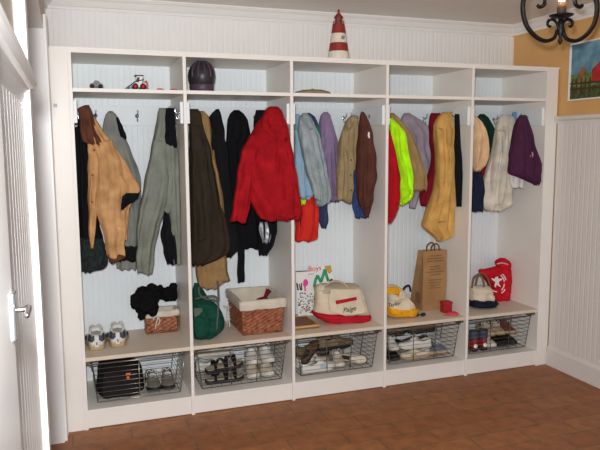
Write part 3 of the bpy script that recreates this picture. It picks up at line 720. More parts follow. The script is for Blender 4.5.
# sandals in the second basket
def sandal(label, loc, yaw, roll, pitch):
    t = thing('sandal', label, 'sandal', (0, 0, 0), SG); L, Wd = .24, .095
    st = [0, .03, .1, .3, .5, .68, .85, .95, 1]
    out = [(-L/2+L*tt, Wd/2*lerp_tab(WT, tt)) for tt in st]; loop = [(x, -w) for x, w in out]+[(x, w) for x, w in reversed(out)]
    MB().loft([[(x, y, z) for x, y in loop] for z in (0, .022)]).build('sole', DK, t, False)
    MB().loft([[(x*.96, y*.93, z) for x, y in loop] for z in (.022, .027)]).build('footbed', mat('pale footbed', 'a8a08c', .8), t, False)
    for tt, tw in ((.22, 0), (.42, 1), (.56, -1), (.66, 1), (.78, -1)):
        w = Wd/2*lerp_tab(WT, tt); x = -L/2+L*tt; m = MB(); rings = []
        for j in range(11):
            u = PI*j/10; xo = tw*.014*math.cos(u)
            rings.append([(x+xo+dx, -w*math.cos(u)*1.03, .018+(.05+dz)*math.sin(u)) for dx, dz in ((-.009, 0), (.009, 0), (.009, .004), (-.009, .004))])
        m.loft(rings).build('strap', BLK, t, True)
    return place(t, loc, yaw, pitch, roll)


q = at(222, 372, .115); qx, qy = XK[1]+.218, .125; sandal('black strappy sandal lower of the two at the front of the second basket', (qx, qy, zb_+.002), 5, 0, 0)
sandal('black strappy sandal resting on the other sandal in the second basket', (qx+.002, qy+.012, zb_+.076), 9, 4, -5)

# black backpack in the first basket
q = at(119, 378, .2)
t = thing('backpack', 'black backpack with small orange tag slumped in the first wire basket', 'backpack', (q.x, .21, zb_))
m = panel([(358, 112, 130), (360, 105, 136), (364, 99, 141), (376, 97, 143), (388, 96, 143), (397, 98, 139), (403, 101, 130)], .2, .10, .25, 2, 91, 0, .7, zb_+.001)
m.build('body', cloth('backpack black', '1d1a1b'), t)
m = panel([(371, 104, 137), (380, 102, 139), (394, 102, 139), (400, 103, 138)], .1, .03, .1, 1.5, 92, 0, .8, zb_+.002); m.build('front_pocket', cloth('pocket black', '232021'), t)
p = at(128, 374, .065); OR = plain('orange tag', 'd86a32', .5)
MB().box(p.x-.012, p.x+.014, .064, .068, p.z-.008, p.z+.006).build('tag', OR, t, False); MB().box(p.x-.008, p.x+.006, .064, .068, p.z-.03, p.z-.014).build('tag', OR, t, False)
pts = [at(112, 360, .16), at(107, 356, .13), at(102, 356, .1), at(99, 372, .09)]
MB().tube(bez(pts, 6), .011, 8).build('shoulder_strap', BLK, t)

# ---------------------------------------------------------------- wicker baskets
WICK = mat('wicker reed', '7d4228', .45, .35, 40, .2, None, 0, 0, '985a3a'); WICKD = mat('wicker reed dark', '6f3c24', .45, .35, 40, .2, None, 0, 0, '8f5533')
LINER = cloth('linen liner', 'cbbfae', 'd2c7b6', .06, .2)


def wicker(label, x0, x1, y0, y1, h, ins, linh, pitch, rows, mt):
    t = thing('wicker_basket', label, 'basket', ((x0+x1)/2, (y0+y1)/2, ZB), 'lined wicker baskets on the bench')
    Wx, Wy = x1-x0, y1-y0; per = 2*(Wx+Wy); ns = int(per/pitch)//2*2; vs_per = 4; n = ns*vs_per; nz = rows*5
    def rim(s, h_):
        i = ins*(1-h_); a, b, c, d = x0+i, x1-i, y0+i, y1-i; s %= 1; L = s*2*((b-a)+(d-c)); w, e = b-a, d-c
        if L < w: return (a+L, c), (0, -1)
        if L < w+e: return (b, c+L-w), (1, 0)
        if L < 2*w+e: return (b-(L-w-e), d), (0, 1)
        return (a, d-(L-2*w-e)), (-1, 0)
    rings = []
    for iz in range(nz+1):
        f = iz/nz; row = int(iz/5); rp = abs(math.sin(PI*(iz % 5)/5))
        r = []
        for j in range(n):
            (x, y), nn = rim(j/n, f); ws = math.sin(PI*j/vs_per+PI*row)
            dsp = .0045*(ws*.8+.2)*rp if iz not in (0, nz) else 0
            r.append((x+nn[0]*dsp, y+nn[1]*dsp, ZB+.002+f*h))
        rings.append(r)
    m = MB().loft(rings, True, False); m.add(rings[0], [tuple(range(n))]); m.build('woven_body', mt, t)
    m = MB()
    for zz, rr in ((ZB+.0085, .007),):
        q = [(x0+ins, y0+ins, zz), (x1-ins, y0+ins, zz), (x1-ins, y1-ins, zz), (x0+ins, y1-ins, zz)]
        for i in range(4): m.tube([q[i], q[(i+1) % 4]], rr, 8)
    m.build('base_braid', WICKD, t)
    # liner: folds over the rim and goes down inside
    e = .006; rings = []
    def rect(g, z, wv=0):
        out = []; N = 14
        cs = [(x0-g, y0-g), (x1+g, y0-g), (x1+g, y1+g), (x0-g, y1+g)]
        for i in range(4):
            a, b = cs[i], cs[(i+1) % 4]
            for j in range(N):
                u = j/N; out.append((a[0]+(b[0]-a[0])*u, a[1]+(b[1]-a[1])*u, z+wv*noise.noise(Vector((i*3+u*6, 0, z)))))
        return out
    zt = ZB+h
    for g, z, wv in ((e, zt-linh, .006), (e+.004, zt-linh*.5, 0), (e+.003, zt+.002, .004), (0, zt+.010, .004), (-.012, zt+.004, .003), (-.016, zt-.05, 0), (-.03, ZB+.03, 0)): rings.append(rect(g, z, wv))
    MB().loft(rings, True, False).add(rect(-.03, ZB+.03), [tuple(range(56))]).build('liner', LINER, t)
    return t


fl, fr = at(243.5, 336.5, .09), at(284.5, 332, .09)
W0 = wicker('large brown wicker basket with cream cloth liner in the second bay', fl.x-.012, min(fr.x+.015, XK[2]-T/2-.016), .088, .46, .212, .016, .05, .024, 19, WICK)
m = MB(); p = Vector((fl.x-.022, .30, ZB+.135))
m.tube(bez([p, p+Vector((-.03, -.05, .01)), p+Vector((-.03, -.06, -.06)), p+Vector((-.026, -.055, -.11))], 6), .004, 6)
m.tube(bez([p, p+Vector((-.04, -.04, .0)), p+Vector((-.045, -.05, -.05)), p+Vector((-.04, -.05, -.09))], 6), .004, 6)
m.tube(bez([p+Vector((-.02, -.03, .0)), p+Vector((-.055, -.02, .02)), p+Vector((-.02, .02, .0))], 6), .004, 6)
m.build('liner_tie', LINER, W0)
q = at(262, 299, .24)
g = thing('glove', 'burgundy knitted glove lying in the large wicker basket', 'glove', (q.x, .24, ZB+.155)); BUR = cloth('burgundy knit', '6e1a2e')
MB().tube(bez([(q.x-.045, .22, ZB+.16), (q.x-.02, .235, ZB+.172), (q.x+.015, .24, ZB+.178), (q.x+.03, .245, ZB+.185)], 5), [.016]+[.024]*14+[.02], 12).build('palm', BUR, g)
for i, (a, z) in enumerate(((0, .07), (.018, .062), (.032, .05))):
    MB().tube(bez([(q.x+.012+a*.3, .24+i*.008, ZB+.18), (q.x+.028+a*.5, .245+i*.01, ZB+.18+z*.6), (q.x+.038+a*.9, .25+i*.01, ZB+.18+z*.95)], 5), .0085, 8).build('finger', BUR, g)
MB().tube(bez([(q.x-.02, .225, ZB+.175), (q.x-.05, .21, ZB+.182), (q.x-.062, .205, ZB+.178)], 5), .009, 8).build('thumb', BUR, g)

fl, fr = at(146.5, 331, .35), at(178.5, 327, .35)
W1 = wicker('small brown wicker basket topped with black gloves in the first bay', fl.x-.004, min(fr.x+.012, XK[1]-T/2-.014), .34, .455, .135, .006, .03, .026, 10, WICK)
p = Vector((at(158, 316, .33).x, .327, ZB+.105)); m = MB()
m.tube(bez([p, p+Vector((-.012, -.006, -.03)), p+Vector((-.02, -.004, -.07))], 5), .004, 6); m.tube(bez([p, p+Vector((.01, -.008, -.02)), p+Vector((-.005, -.004, -.05))], 5), .004, 6)
m.tube(bez([p, p+Vector((-.02, -.01, .012)), p+Vector((-.03, -.004, -.012))], 5), .0045, 6); m.build('liner_tie', LINER, W1)
FZ = cloth('black fleece fuzz', '0f0f11', bump=.8)
q = at(146, 302, .3)
g = thing('glove', 'bulky black fleece glove drooping over the left edge of the small basket', 'glove', (q.x, .3, q.z), 'black fleece gloves in the small basket')
m = MB(); m.blob((q.x-.005, .30, q.z+.01), (.085, .05, .082), 3, .22, 4, 4); m.build('palm', FZ, g)
for px, py, r in ((152, 289, .032), (141, 294, .034), (136, 304, .03), (142, 315, .026), (153, 311, .028)):
    c = at(px, py, .285); MB().blob(c, (r, r*.9, r*1.15), px, .2, 4, 3).build('finger', FZ, g)
q = at(168, 294, .39)
g = thing('glove', 'black fleece glove lying on the right half of the small basket', 'glove', (q.x, .39, q.z), 'black fleece gloves in the small basket')
MB().blob((q.x, .39, q.z), (.058, .045, .045), 8, .22, 4, 4).build('palm', FZ, g)
for px, py, r in ((160, 289, .024), (174, 287, .026), (177, 297, .022)):
    c = at(px, py, .39); c.x = min(c.x, XK[1]-T/2-r-.006); MB().blob(c, (r, r, r*1.1), px, .2, 4, 3).build('finger', FZ, g)

# ---------------------------------------------------------------- green backpack
GB = cloth('dark green nylon', '1d5443', '153f33', .35, .5); GG = cloth('grey green panel', '5e6a5c'); STR = cloth('grey strap', '5a5d58')
q = at(207, 338, .14)
t = thing('backpack', 'dark green backpack slumped on the bench left of the large wicker basket', 'backpack', (q.x, .15, ZB))
panel([(299, 193, 210), (304, 192, 216), (311, 192, 221), (320, 192, 224), (328, 192, 222), (334, 193, 217), (339, 194, 213)], .15, .085, .22, 2.4, 95, 1, .6, ZB+.001).build('body', GB, t)
panel([(283, 194, 198), (290, 193, 203), (300, 193, 209), (312, 193, 212)], .22, .045, .2, 1.6, 96, 1, .5).build('back_panel', cloth('deep green', '183f33'), t)
panel([(316, 194, 208), (322, 193, 210), (331, 194, 209), (337, 195, 206)], .075, .03, .2, 1.5, 97, 1, .7, ZB+.002).build('front_pocket', GB, t)
panel([(308, 194, 202), (312, 193.5, 203), (316, 194, 202)], .072, .012, .1, 1, 98, 1, .7).build('grey_panel', GG, t)
for pts in ([(199, 287), (199.5, 294), (206, 299), (215, 300), (218, 304)], [(195, 299), (204, 297), (214, 296), (217.5, 300), (218, 312), (216.5, 330)], [(217.5, 281), (218, 290), (218.5, 300)]):
    MB().tube(bez([at(x, y, .06 if i else .1) for i, (x, y) in enumerate(pts)], 6), .0055, 8).build('strap', STR, t)
c = at(216.5, 333, .07); MB().box(c.x-.009, c.x+.009, c.y-.004, c.y+.004, max(c.z-.012, ZB+.001), c.z+.008).build('buckle', DK, t, False)

# ---------------------------------------------------------------- canvas totes
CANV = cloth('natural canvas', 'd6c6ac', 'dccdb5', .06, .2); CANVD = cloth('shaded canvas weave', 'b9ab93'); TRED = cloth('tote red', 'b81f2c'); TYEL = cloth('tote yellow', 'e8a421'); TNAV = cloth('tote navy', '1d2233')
INK = plain('black ink', '26242a', .7)
Yt = .215
q = at(340, 319, Yt)
t = thing('tote_bag', 'cream canvas tote with red base and red stripe lying in the third bay', 'bag', (q.x, Yt, ZB))
panel([(284, 319, 355.5), (287, 316.5, 358.5), (291, 315.5, 361), (300, 314.5, 364), (308, 313.5, 366.5), (314, 314, 367.5), (319, 318, 367.5)], Yt, .075, .10, 2.0, 101, 2, .5, ZB+.001).build('body', CANV, t)
panel([(311, 313, 330), (314, 313.5, 367.5), (318, 318, 368), (321, 323, 368)], Yt, .104, .02, 2, 102, 2, .95, ZB+.001).build('red_base', TRED, t)
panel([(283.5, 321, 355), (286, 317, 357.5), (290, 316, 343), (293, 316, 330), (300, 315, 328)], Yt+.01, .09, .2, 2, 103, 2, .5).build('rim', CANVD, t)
yf = Yt-.105
pk = panel([(289, 331, 359.5), (297, 328, 362), (306, 329, 364.5), (312, 331, 365.5), (315, 340, 363)], yf+.02, .014, .06, 1, 104, 2, .9).build('front_pocket', CANV, t)
a, b_ = at(336, 301, yf), at(356.5, 297, yf); a2, b2 = at(336.5, 304.5, yf), at(357, 300, yf)
MB().loft([[a, b_, b2, a2], [v+Vector((0, .012, 0)) for v in (a, b_, b2, a2)]]).build('red_stripe', TRED, t, False)
xd = b_-a
o = at(349.5, 311.5, yf-.002); text_mesh('Paige', .045, INK, 'lettering', t, o, xd, (0, 0, 1), shear=.2)
panel([(290, 331, 343), (292, 329, 344), (294.5, 330, 341)], yf+.035, .012, .1, 1, 105, 2, .9).build('blue_fold', cloth('teal fold', '3e6f86'), t)
MB().tube(bez([at(326, 285, Yt-.05), at(334, 281, Yt-.07), at(343, 283, Yt-.08), at(348, 288, Yt-.085)], 6), .007, 8).build('handle', CANVD, t)

Yt = .17
q = at(400, 314, Yt)
t = thing('tote_bag', 'cream canvas tote with yellow base beside the paper bag', 'bag', (q.x, Yt, ZB))
panel([(285, 387, 396), (288, 387, 401), (294, 387, 406), (301, 387, 411), (308, 387, 414.5), (314, 387, 415)], Yt, .07, .14, 2, 106, 3, .5, ZB+.001).build('body', CANV, t)
panel([(306, 387, 413), (308, 387, 414.8), (312, 387, 415.2), (315, 387, 414)], Yt, .088, .02, 2, 107, 3, .97, ZB+.001).build('yellow_base', TYEL, t)
panel([(287, 387, 398), (290, 387, 400.5), (294, 387, 399.5)], Yt-.07, .014, .06, 1, 108, 3, .9).build('yellow_patch', TYEL, t)
xd = at(399, 303, .08)-at(388, 305, .08)
text_mesh('Taylor', .036, INK, 'lettering', t, at(394, 306, .082), xd, (0, 0, 1), shear=.2)
MB().tube(bez([at(403, 290, .24), at(405, 287, .25), at(409, 285.5, .26), at(410.5, 291, .26)], 6), .007, 8).build('handle', TNAV, t)

Yt = .19
q = at(480, 306, Yt)
t = thing('tote_bag', 'cream canvas tote with navy base and upright handles in the fifth bay', 'bag', (q.x, Yt, ZB))
panel([(286, 471, 488.5), (288, 471, 490), (293, 471, 491), (299, 471, 493), (305, 471, 494)], Yt, .06, .14, 2, 109, 4, .6, ZB+.001).build('body', CANV, t)
panel([(298.5, 471, 492), (300, 471, 494), (303, 471, 494.5), (306.5, 471, 492.5)], Yt, .078, .02, 2, 110, 4, .97, ZB+.001).build('navy_base', TNAV, t)
HB = cloth('olive brown webbing', '7a5c40')
MB().tube(bez([at(472, 288, .15), at(473, 279, .15), at(477, 275, .15), at(482, 277, .15), at(484, 287, .15)], 6), .0065, 8).build('handle', HB, t)
MB().tube(bez([at(475, 286, .21), at(479, 273.5, .21), at(486, 276, .21), at(489.5, 284, .2), at(491, 290, .2)], 6), .0065, 8).build('handle', HB, t)

# ---------------------------------------------------------------- red drawstring bag
BR_ = cloth('bright red nylon', 'bd1826', 'c91e2c', .1, .25); Yt = .33
q = at(502, 299, Yt)
t = thing('drawstring_bag', 'red drawstring bag with white emblem standing in the corner of the fifth bay', 'bag', (q.x, Yt, ZB))
panel([(266, 497, 510), (269, 488, 512), (273, 482, 513), (277, 484, 513.5), (284, 489, 513.5), (291, 490.5, 513), (297, 492, 511.5), (300, 493, 510.5)], Yt, .07, .2, 2.2, 111, 4, .45, ZB+.001).build('body', BR_, t)
panel([(258, 500, 505), (260.5, 497.5, 508), (264, 497, 509), (267, 498, 510), (270, 499, 510)], Yt, .05, .4, 3, 112, 4, .6).build('gathered_neck', BR_, t)
panel([(269, 480, 486), (272, 479, 492), (275, 482, 494), (278, 486, 495)], Yt-.02, .035, .2, 1, 113, 4, .6).build('folded_flap', BR_, t)
MB().tube(bez([at(497, 264, Yt-.05), at(502, 263, Yt-.058), at(508, 264.5, Yt-.05)], 6), .0045, 8).build('drawstring', plain('pale cord', 'd8b5b0', .8), t)
EW = plain('white print', 'e6dcd8', .6); ye = Yt-.083
c = at(499, 283, ye)
def flat(pts, name, y=ye, m_=EW, par=t, th=.003):
    w = [at(x, y_, y) for x, y_ in pts]
    return MB().loft([w, [p+Vector((0, th, 0)) for p in w]]).build(name, m_, par, False)
flat([(491.5, 278), (494.5, 279), (496, 277), (498, 276.5), (498.5, 279), (502.5, 278), (502, 280), (499, 281.5), (499, 284), (501, 287), (498.5, 286), (497, 284.5), (495.5, 287.5), (494.5, 286.5), (495.5, 282), (492.5, 280)], 'emblem_figure')
def arc(cx, cy, r, a0, a1, name, w=.8):
    n = 9; o = [(cx+r*math.cos(a0+(a1-a0)*i/n), cy-r*1.15*math.sin(a0+(a1-a0)*i/n)) for i in range(n+1)]; i_ = [(cx+(r-w)*math.cos(a0+(a1-a0)*i/n), cy-(r-w)*1.15*math.sin(a0+(a1-a0)*i/n)) for i in range(n+1)]
    vs = [at(x, y, ye-.002) for x, y in o+i_]; vs2 = [p+Vector((0, .003, 0)) for p in vs]; N = n+1; fs = []
    for i in range(n): fs += [(i, i+1, N+i+1, N+i), (2*N+i, 3*N+i, 3*N+i+1, 2*N+i+1)]
    MB().add(vs+vs2, fs).build(name, EW, t, False)
arc(496.5, 283, 8.4, -.9, -.1, 'emblem_arc'); arc(496.5, 283, 8.4, .15, 1.0, 'emblem_arc'); arc(496.5, 283, 10.2, .25, .9, 'emblem_arc'); arc(496.5, 283, 10.6, -1.05, -.55, 'emblem_arc'); arc(496.5, 283, 8, -2.3, -1.5, 'emblem_arc')

# ---------------------------------------------------------------- paper bag and small items
KR = mat('kraft paper', 'a17a50', .85, .12, 10, .35, 14); KRD = mat('kraft print', '7d5a38', .9)
Yf = .24
a, b_ = at(422.5, 309.5, Yf), at(448, 309.5, Yf); top = at(435, 251, Yf).z
t = thing('paper_bag', 'tall brown paper shopping bag with twisted handles under the golden coat', 'bag', ((a.x+b_.x)/2, Yf+.08, ZB))
x0, x1, y0, y1 = a.x, min(b_.x, XK[4]-T/2-.008), Yf, Yf+.185
m = MB(); rings = []
for f in [i/12 for i in range(13)]:
    z = ZB+.001+(top-ZB)*f; gs = .030*f*f; w = .003*math.sin(f*9)
    ring = [(x0, y0+w, z), ((x0+x1)/2, y0+w+.002*math.sin(f*14), z), (x1, y0+w, z), (x1-gs*.6, (y0+y1-.11*f)/2, z), (x1, y1-.11*f, z), ((x0+x1)/2, y1-.11*f, z), (x0, y1-.11*f, z), (x0+gs, (y0+y1-.11*f)/2, z)]
    rings.append(ring)
rings += [[(p[0]*.985+.015*(x0+x1)/2, p[1]*.98+.02*(y0+y1)/2, p[2]-d) for p in rings[-1]] for d in (.0, .1)]
m.loft(rings).build('body', KR, t, False)
m = MB(); rnd = random.Random(4)
for i in range(13):
    z = top-.035-.019*i; xc = (x0+x1)/2; w = (x1-x0)*rnd.uniform(.2, .38)
    if i in (3, 8): continue
    s = xc-w
    while s < xc+w:
        e = min(s+rnd.uniform(.008, .022), xc+w); m.box(s, e, y0-.0055, y0-.0035, z, z+.0055); s = e+.004
m.build('printed_text', KRD, t, False)
m = MB(); xg = x0-.001
for i in range(6): m.box(xg-.002, xg-.0005, y0+.03, y0+.1, ZB+.05+i*.012, ZB+.056+i*.012)
m.build('side_print', KRD, t, False)
TW = mat('twisted paper cord', '6f4c2c', .9)
for y in (y0+.008, y1-.118):
    xc = (x0+x1)/2
    MB().tube(bez([(xc-.03, y, top-.01), (xc-.026, y, top+.03), (xc, y-.004, top+.05), (xc+.03, y, top+.034), (xc+.034, y, top-.01)], 6), .005, 8).build('handle', TW, t)

a = at(446, 311, .16)
t = thing('gift_box', 'small red square box standing on the bench in front of the paper bag', 'box', (a.x, .16, ZB))
RX = plain('red card', 'a31d28', .5)
MB().box(a.x-.033, a.x+.03, .13, .185, ZB+.001, ZB+.062).build('box_body', RX, t, False, .002); MB().box(a.x-.036, a.x+.033, .127, .188, ZB+.062, ZB+.078).build('lid', RX, t, False, .002)
a = at(448.5, 311.5, .115)
t = thing('pouch', 'flat pinkish red pouch lying on the bench before the red box', 'pouch', (a.x, .09, ZB))
MB().lathe([(.001, 0), (.04, .002), (.043, .008), (.034, .015), (.001, .016)], (a.x+.012, .085, ZB+.001), 20).build('pouch_body', cloth('pink red', 'd8505c'), t)
MB().tube(bez([(a.x-.03, .085, ZB+.006), (a.x-.048, .075, ZB+.005), (a.x-.054, .085, ZB+.006)], 5), .004, 6).build('strap', cloth('pink red', 'd8505c'), t)
a = at(420, 314, .1); ZSG = ZB+.0025
t = thing('sunglasses', 'small black folded sunglasses on the bench before the paper bag', 'sunglasses', (a.x, .12, ZB)); 
m = MB(); m.blob((a.x-.018, .115, ZSG+.014), (.022, .007, .014), 1, .05, 2, 2); m.build('lens', DK, t); m = MB(); m.blob((a.x+.026, .105, ZSG+.014), (.022, .007, .014), 2, .05, 2, 2); m.build('lens', DK, t)
MB().tube(bez([(a.x-.04, .118, ZSG+.02), (a.x, .125, ZSG+.014), (a.x+.046, .125, ZB+.006)], 5), .004, 6).build('temple', DK, t)
MB().tube([(a.x-.004, .112, ZB+.018), (a.x+.012, .108, ZB+.018)], .003, 6).build('bridge', DK, t)

# poster board leaning in the third bay
Yp = .43
t = thing('poster', 'white hand-drawn poster with green M leaning behind the red based tote', 'poster', at(314, 318, Yp))
lean = .05
def pp(x, y, d=0):
    p = at(x, y, Yp); p.z = max(p.z, ZB+.003); f = (p.z-ZB)/.35; return Vector((p.x, Yp-.03+lean*f-d, p.z))
def pl(pts, name, m_, d, th=.002):
    w = [pp(x, y, d) for x, y in pts]; return MB().loft([w, [v+Vector((0, th, 0)) for v in w]]).build(name, m_, t, False)
PW = plain('poster paper', 'e9e7e2', .7)
pl([(296.5, 271.5), (309, 270.5), (309.5, 266.5), (332, 265), (334.5, 286), (334, 322), (296.5, 323.5)], 'paper_sheet', PW, 0, .004)
pl([(296.5, 271.5), (308.8, 270.8), (308.9, 271.6), (296.6, 272.4)], 'ink_edge', INK, .003)
PK = plain('pink marker', 'e2409a', .6); PG = plain('green marker', '2f9e72', .6); PRD = plain('red marker', 'd8433f', .6); PO = plain('ochre marker', 'c79a3c', .6); PB = plain('blue marker', '3c54a8', .6); PY = plain('yellow marker', 'd8bf3a', .6)
def strokeP(pts, w, name, m_): MB().tube([pp(x, y, .003) for x, y in pts], w, 6).build(name, m_, t)
strokeP([(313.8, 287), (315.5, 280), (317.8, 275.5)], .010, 'green_letter', PG); strokeP([(317.8, 275.5), (319.5, 279.5), (320.8, 282)], .010, 'green_letter', PG)
strokeP([(320.8, 282), (323.5, 275), (325.4, 269.5)], .010, 'green_letter', PG); strokeP([(325.4, 269.5), (326.8, 276), (328.2, 281)], .010, 'green_letter', PG)
text_mesh('Boys', .05, PRD, 'red_word', t, pp(315.5, 271, .004), pp(320, 269.3)-pp(310, 270.6), (0, .15, 1), .001)
pl([(303.5, 281), (305, 279.2), (307, 279.5), (308.2, 282), (307.5, 285), (305.5, 286.5), (305.5, 291), (304.2, 291), (304, 287), (303, 284.5)], 'pink_flower', PK, .003)
pl([(325, 266.5), (331.5, 265.6), (332.4, 272), (329.5, 274), (326.5, 270)], 'ochre_corner', PO, .003)
pl([(329.6, 280), (331.5, 278.6), (333.4, 280), (333, 283), (330, 283)], 'black_dot', INK, .003)
strokeP([(296.8, 283), (297.8, 290)], .005, 'black_stroke', INK); strokeP([(299.3, 284), (300.3, 290)], .004, 'black_stroke', INK); strokeP([(301.5, 283), (301.2, 290)], .004, 'black_stroke', INK)
rnd = random.Random(11)
cols = [(PB, 'blue_marks', 34), (INK, 'black_marks', 34), (PY, 'yellow_marks', 12)]
for m_, nm, cnt in cols:
    m = MB()
    for i in range(cnt):
        x, y = rnd.uniform(297.5, 313), rnd.uniform(292, 312); a_ = rnd.uniform(0, 3.14); l = rnd.uniform(.7, 1.9)
        m.tube([pp(x, y, .003), pp(x+l*math.cos(a_), y+l*math.sin(a_), .003)], .003 if m_ is not PY else .005, 5)
    m.build(nm, m_, t)
for i in range(5): strokeP([(309+i*1.1, 274.6-i*.15), (309.6+i*1.1, 274+.4*(i % 2))], .0022, 'ink_scribble', INK)

# shallow wooden tray
a, b_ = at(297, 321, .12), at(318.5, 318.5, .12)
t = thing('wooden_tray', 'shallow brown wooden tray on the bench in front of the poster', 'tray', (a.x+.06, .2, ZB)); WD = mat('light wood', 'c69c66', .6, .15, 20); WDD = mat('brown wood', '7d5637', .6, .2, 20)
x0, x1 = XK[2]+T/2+.006, b_.x
m = MB(); m.box(x0+.002, x1-.002, .102, .338, ZB+.001, ZB+.021); m.build('tray_base', WDD, t, False, .001)
for bx in ((x0, x1, .1, .112), (x0, x1, .328, .34)): MB().box(*bx, ZB+.012, ZB+.024).build('tray_side', WD, t, False, .001)
for bx in ((x0, x0+.012), (x1-.012, x1)): MB().box(*bx, .112, .328, ZB+.012, ZB+.024).build('tray_side', WD, t, False, .001)

# ---------------------------------------------------------------- upper cubbies and the top
# toy loader
Yl = .05; sx = lambda x: at(x, 86, Yl).x
t = thing('toy_loader', 'small white toy skid loader with red wheels in the upper cubby', 'toy', (sx(138), Yl, ZS), 'toys in the upper cubby')
TR = plain('toy red', 'c02a2a', .35); TW_ = plain('toy white', 'dcdad6', .35); TB = plain('toy black', '1b1b1d', .4)
xm = sx(138)
MB().box(xm-.034, xm+.042, Yl-.02, Yl+.02, ZS+.012, ZS+.036).build('chassis', TW_, t, False, .003)
m = MB(); m.loft([[(xm-.018, y, ZS+.036), (xm+.02, y, ZS+.036), (xm+.026, y, ZS+.072), (xm-.006, y, ZS+.072)] for y in (Yl-.018, Yl+.018)]); m.build('cab', TW_, t, False)
m = MB(); m.loft([[(xm-.016, y, ZS+.04), (xm+.004, y, ZS+.04), (xm+.01, y, ZS+.066), (xm-.004, y, ZS+.066)] for y in (Yl-.0195, Yl+.0195)]); m.build('cab_window', TB, t, False)
MB().box(xm-.018, xm+.03, Yl-.02, Yl+.02, ZS+.072, ZS+.079).build('roof', TB, t, False, .002)
MB().box(xm+.038, xm+.05, Yl-.018, Yl+.018, ZS+.01, ZS+.05).build('engine_cover', TR, t, False, .003)
for dx in (-.017, .024):
    for s in (-1, 1):
        w = MB().tube([(xm+dx, Yl+s*.02, ZS+.0165), (xm+dx, Yl+s*.034, ZS+.0165)], .016, 16).build('wheel', TB, t)
        MB().tube([(xm+dx, Yl+s*.0335, ZS+.0165), (xm+dx, Yl+s*.036, ZS+.0165)], .0095, 14).build('hub', TR, w)
for s in (-1, 1): MB().tube([(xm+.03, Yl+s*.022, ZS+.055), (xm-.02, Yl+s*.023, ZS+.04), (xm-.05, Yl+s*.022, ZS+.016)], .003, 6).build('lift_arm', TB, t)
MB().loft([[(xm-.05, y, ZS+.022), (xm-.074, y, ZS+.002), (xm-.05, y, ZS+.002), (xm-.045, y, ZS+.012)] for y in (Yl-.03, Yl+.03)]).build('bucket', TB, t, False)
# grey toy
x = sx(96)
t = thing('toy_car', 'small grey toy car near the left end of the upper cubby', 'toy', (x, Yl, ZS), 'toys in the upper cubby')
TG = plain('toy grey', '6b6763', .5)
m = MB(); m.loft([[(x-.034, y, ZS+.01), (x-.03, y, ZS+.026), (x-.016, y, ZS+.03), (x-.006, y, ZS+.044), (x+.014, y, ZS+.042), (x+.022, y, ZS+.03), (x+.036, y, ZS+.024), (x+.036, y, ZS+.01)] for y in (Yl-.018, Yl+.018)]); m.build('car_body', TG, t, False)
for dx in (-.02, .022):
    for s in (-1, 1): MB().tube([(x+dx, Yl+s*.016, ZS+.012), (x+dx, Yl+s*.022, ZS+.012)], .011, 12).build('wheel', TB, t)
for px, lab in ((160, 'flat red plastic toy piece right of the toy loader'), (173.5, 'flat red plastic toy piece next to the first divider')):
    x = sx(px); t = MB().loft([[(x+.024*math.cos(a)*s, Yl+.02*math.sin(a)*s, ZS+z) for a in [2*PI*j/14 for j in range(14)]] for s, z in ((.9, .001), (1, .004), (.7, .009), (.3, .011))]).build('toy_piece', TR, None); tag(t, lab, 'toy', 'toys in the upper cubby')
# dark helmet in the second cubby
HC = mat('helmet shell', '2f2c30', .4, .3, 18, .2); HV = mat('helmet purple', '4e3c4c', .5)
a = at(202, 88, .12); cx, cy = a.x, .13; R0 = .078
cx = max(cx, XK[1]+T/2+R0+.004)
t = thing('helmet', 'dark grey bicycle helmet in the upper cubby of the second bay', 'helmet', (cx, cy, ZS))
m = MB(); N = 32; rings = []
for i in range(12):
    f = i/11; th_ = f*PI*.68; r = R0*math.sin(th_)**.85 if f > 0 else .004; z = ZS+.088+.086*math.cos(th_)
    rings.append([(cx+r*math.cos(2*PI*j/N)*(1+.025*math.cos(10*PI*j/N)), cy+1.22*r*math.sin(2*PI*j/N), z+.004*math.cos(12*PI*j/N)*(1-f)) for j in range(N)])
rings.append([(cx+(p[0]-cx)*.93, cy+(p[1]-cy)*.93, ZS+.03) for p in rings[-1]])
m.loft(rings).build('shell', HC, t)
for k in range(5):
    an = -PI/2+(k-2)*.45; pts = []
    for i in range(8):
        th_ = .25+i/7*1.4; r = (R0*math.sin(th_)**.85)+.003; pts.append((cx+r*math.cos(an), cy+1.22*r*math.sin(an), ZS+.088+.086*math.cos(th_)))
    MB().tube(bez(pts, 3), .0055, 8).build('vent_rib', HV if k % 2 else plain('helmet grey', '46424a', .4), t)
m = MB(); m.loft([[(cx+r*R0*math.cos(2*PI*j/N), cy+1.22*r*R0*math.sin(2*PI*j/N), ZS+z) for j in range(N)] for r, z in ((.80, .001), (.86, .006), (.9, .036), (.84, .046))]); m.build('rim_band', HV, t)
# flat cap
a = at(313, 90, .13)
t = thing('flat_cap', 'flat olive cap lying in the upper cubby of the third bay', 'hat', (a.x, .14, ZS)); CP = cloth('olive cap', '8d7f63')
MB().lathe([(.002, .001), (.108, .001), (.113, .008), (.106, .018), (.07, .028), (.02, .031), (.001, .031)], (a.x, .14, ZS), 28).build('crown', CP, t)
MB().lathe([(.002, .031), (.009, .032), (.008, .037), (.001, .039)], (a.x, .14, ZS), 12).build('button', CP, t)

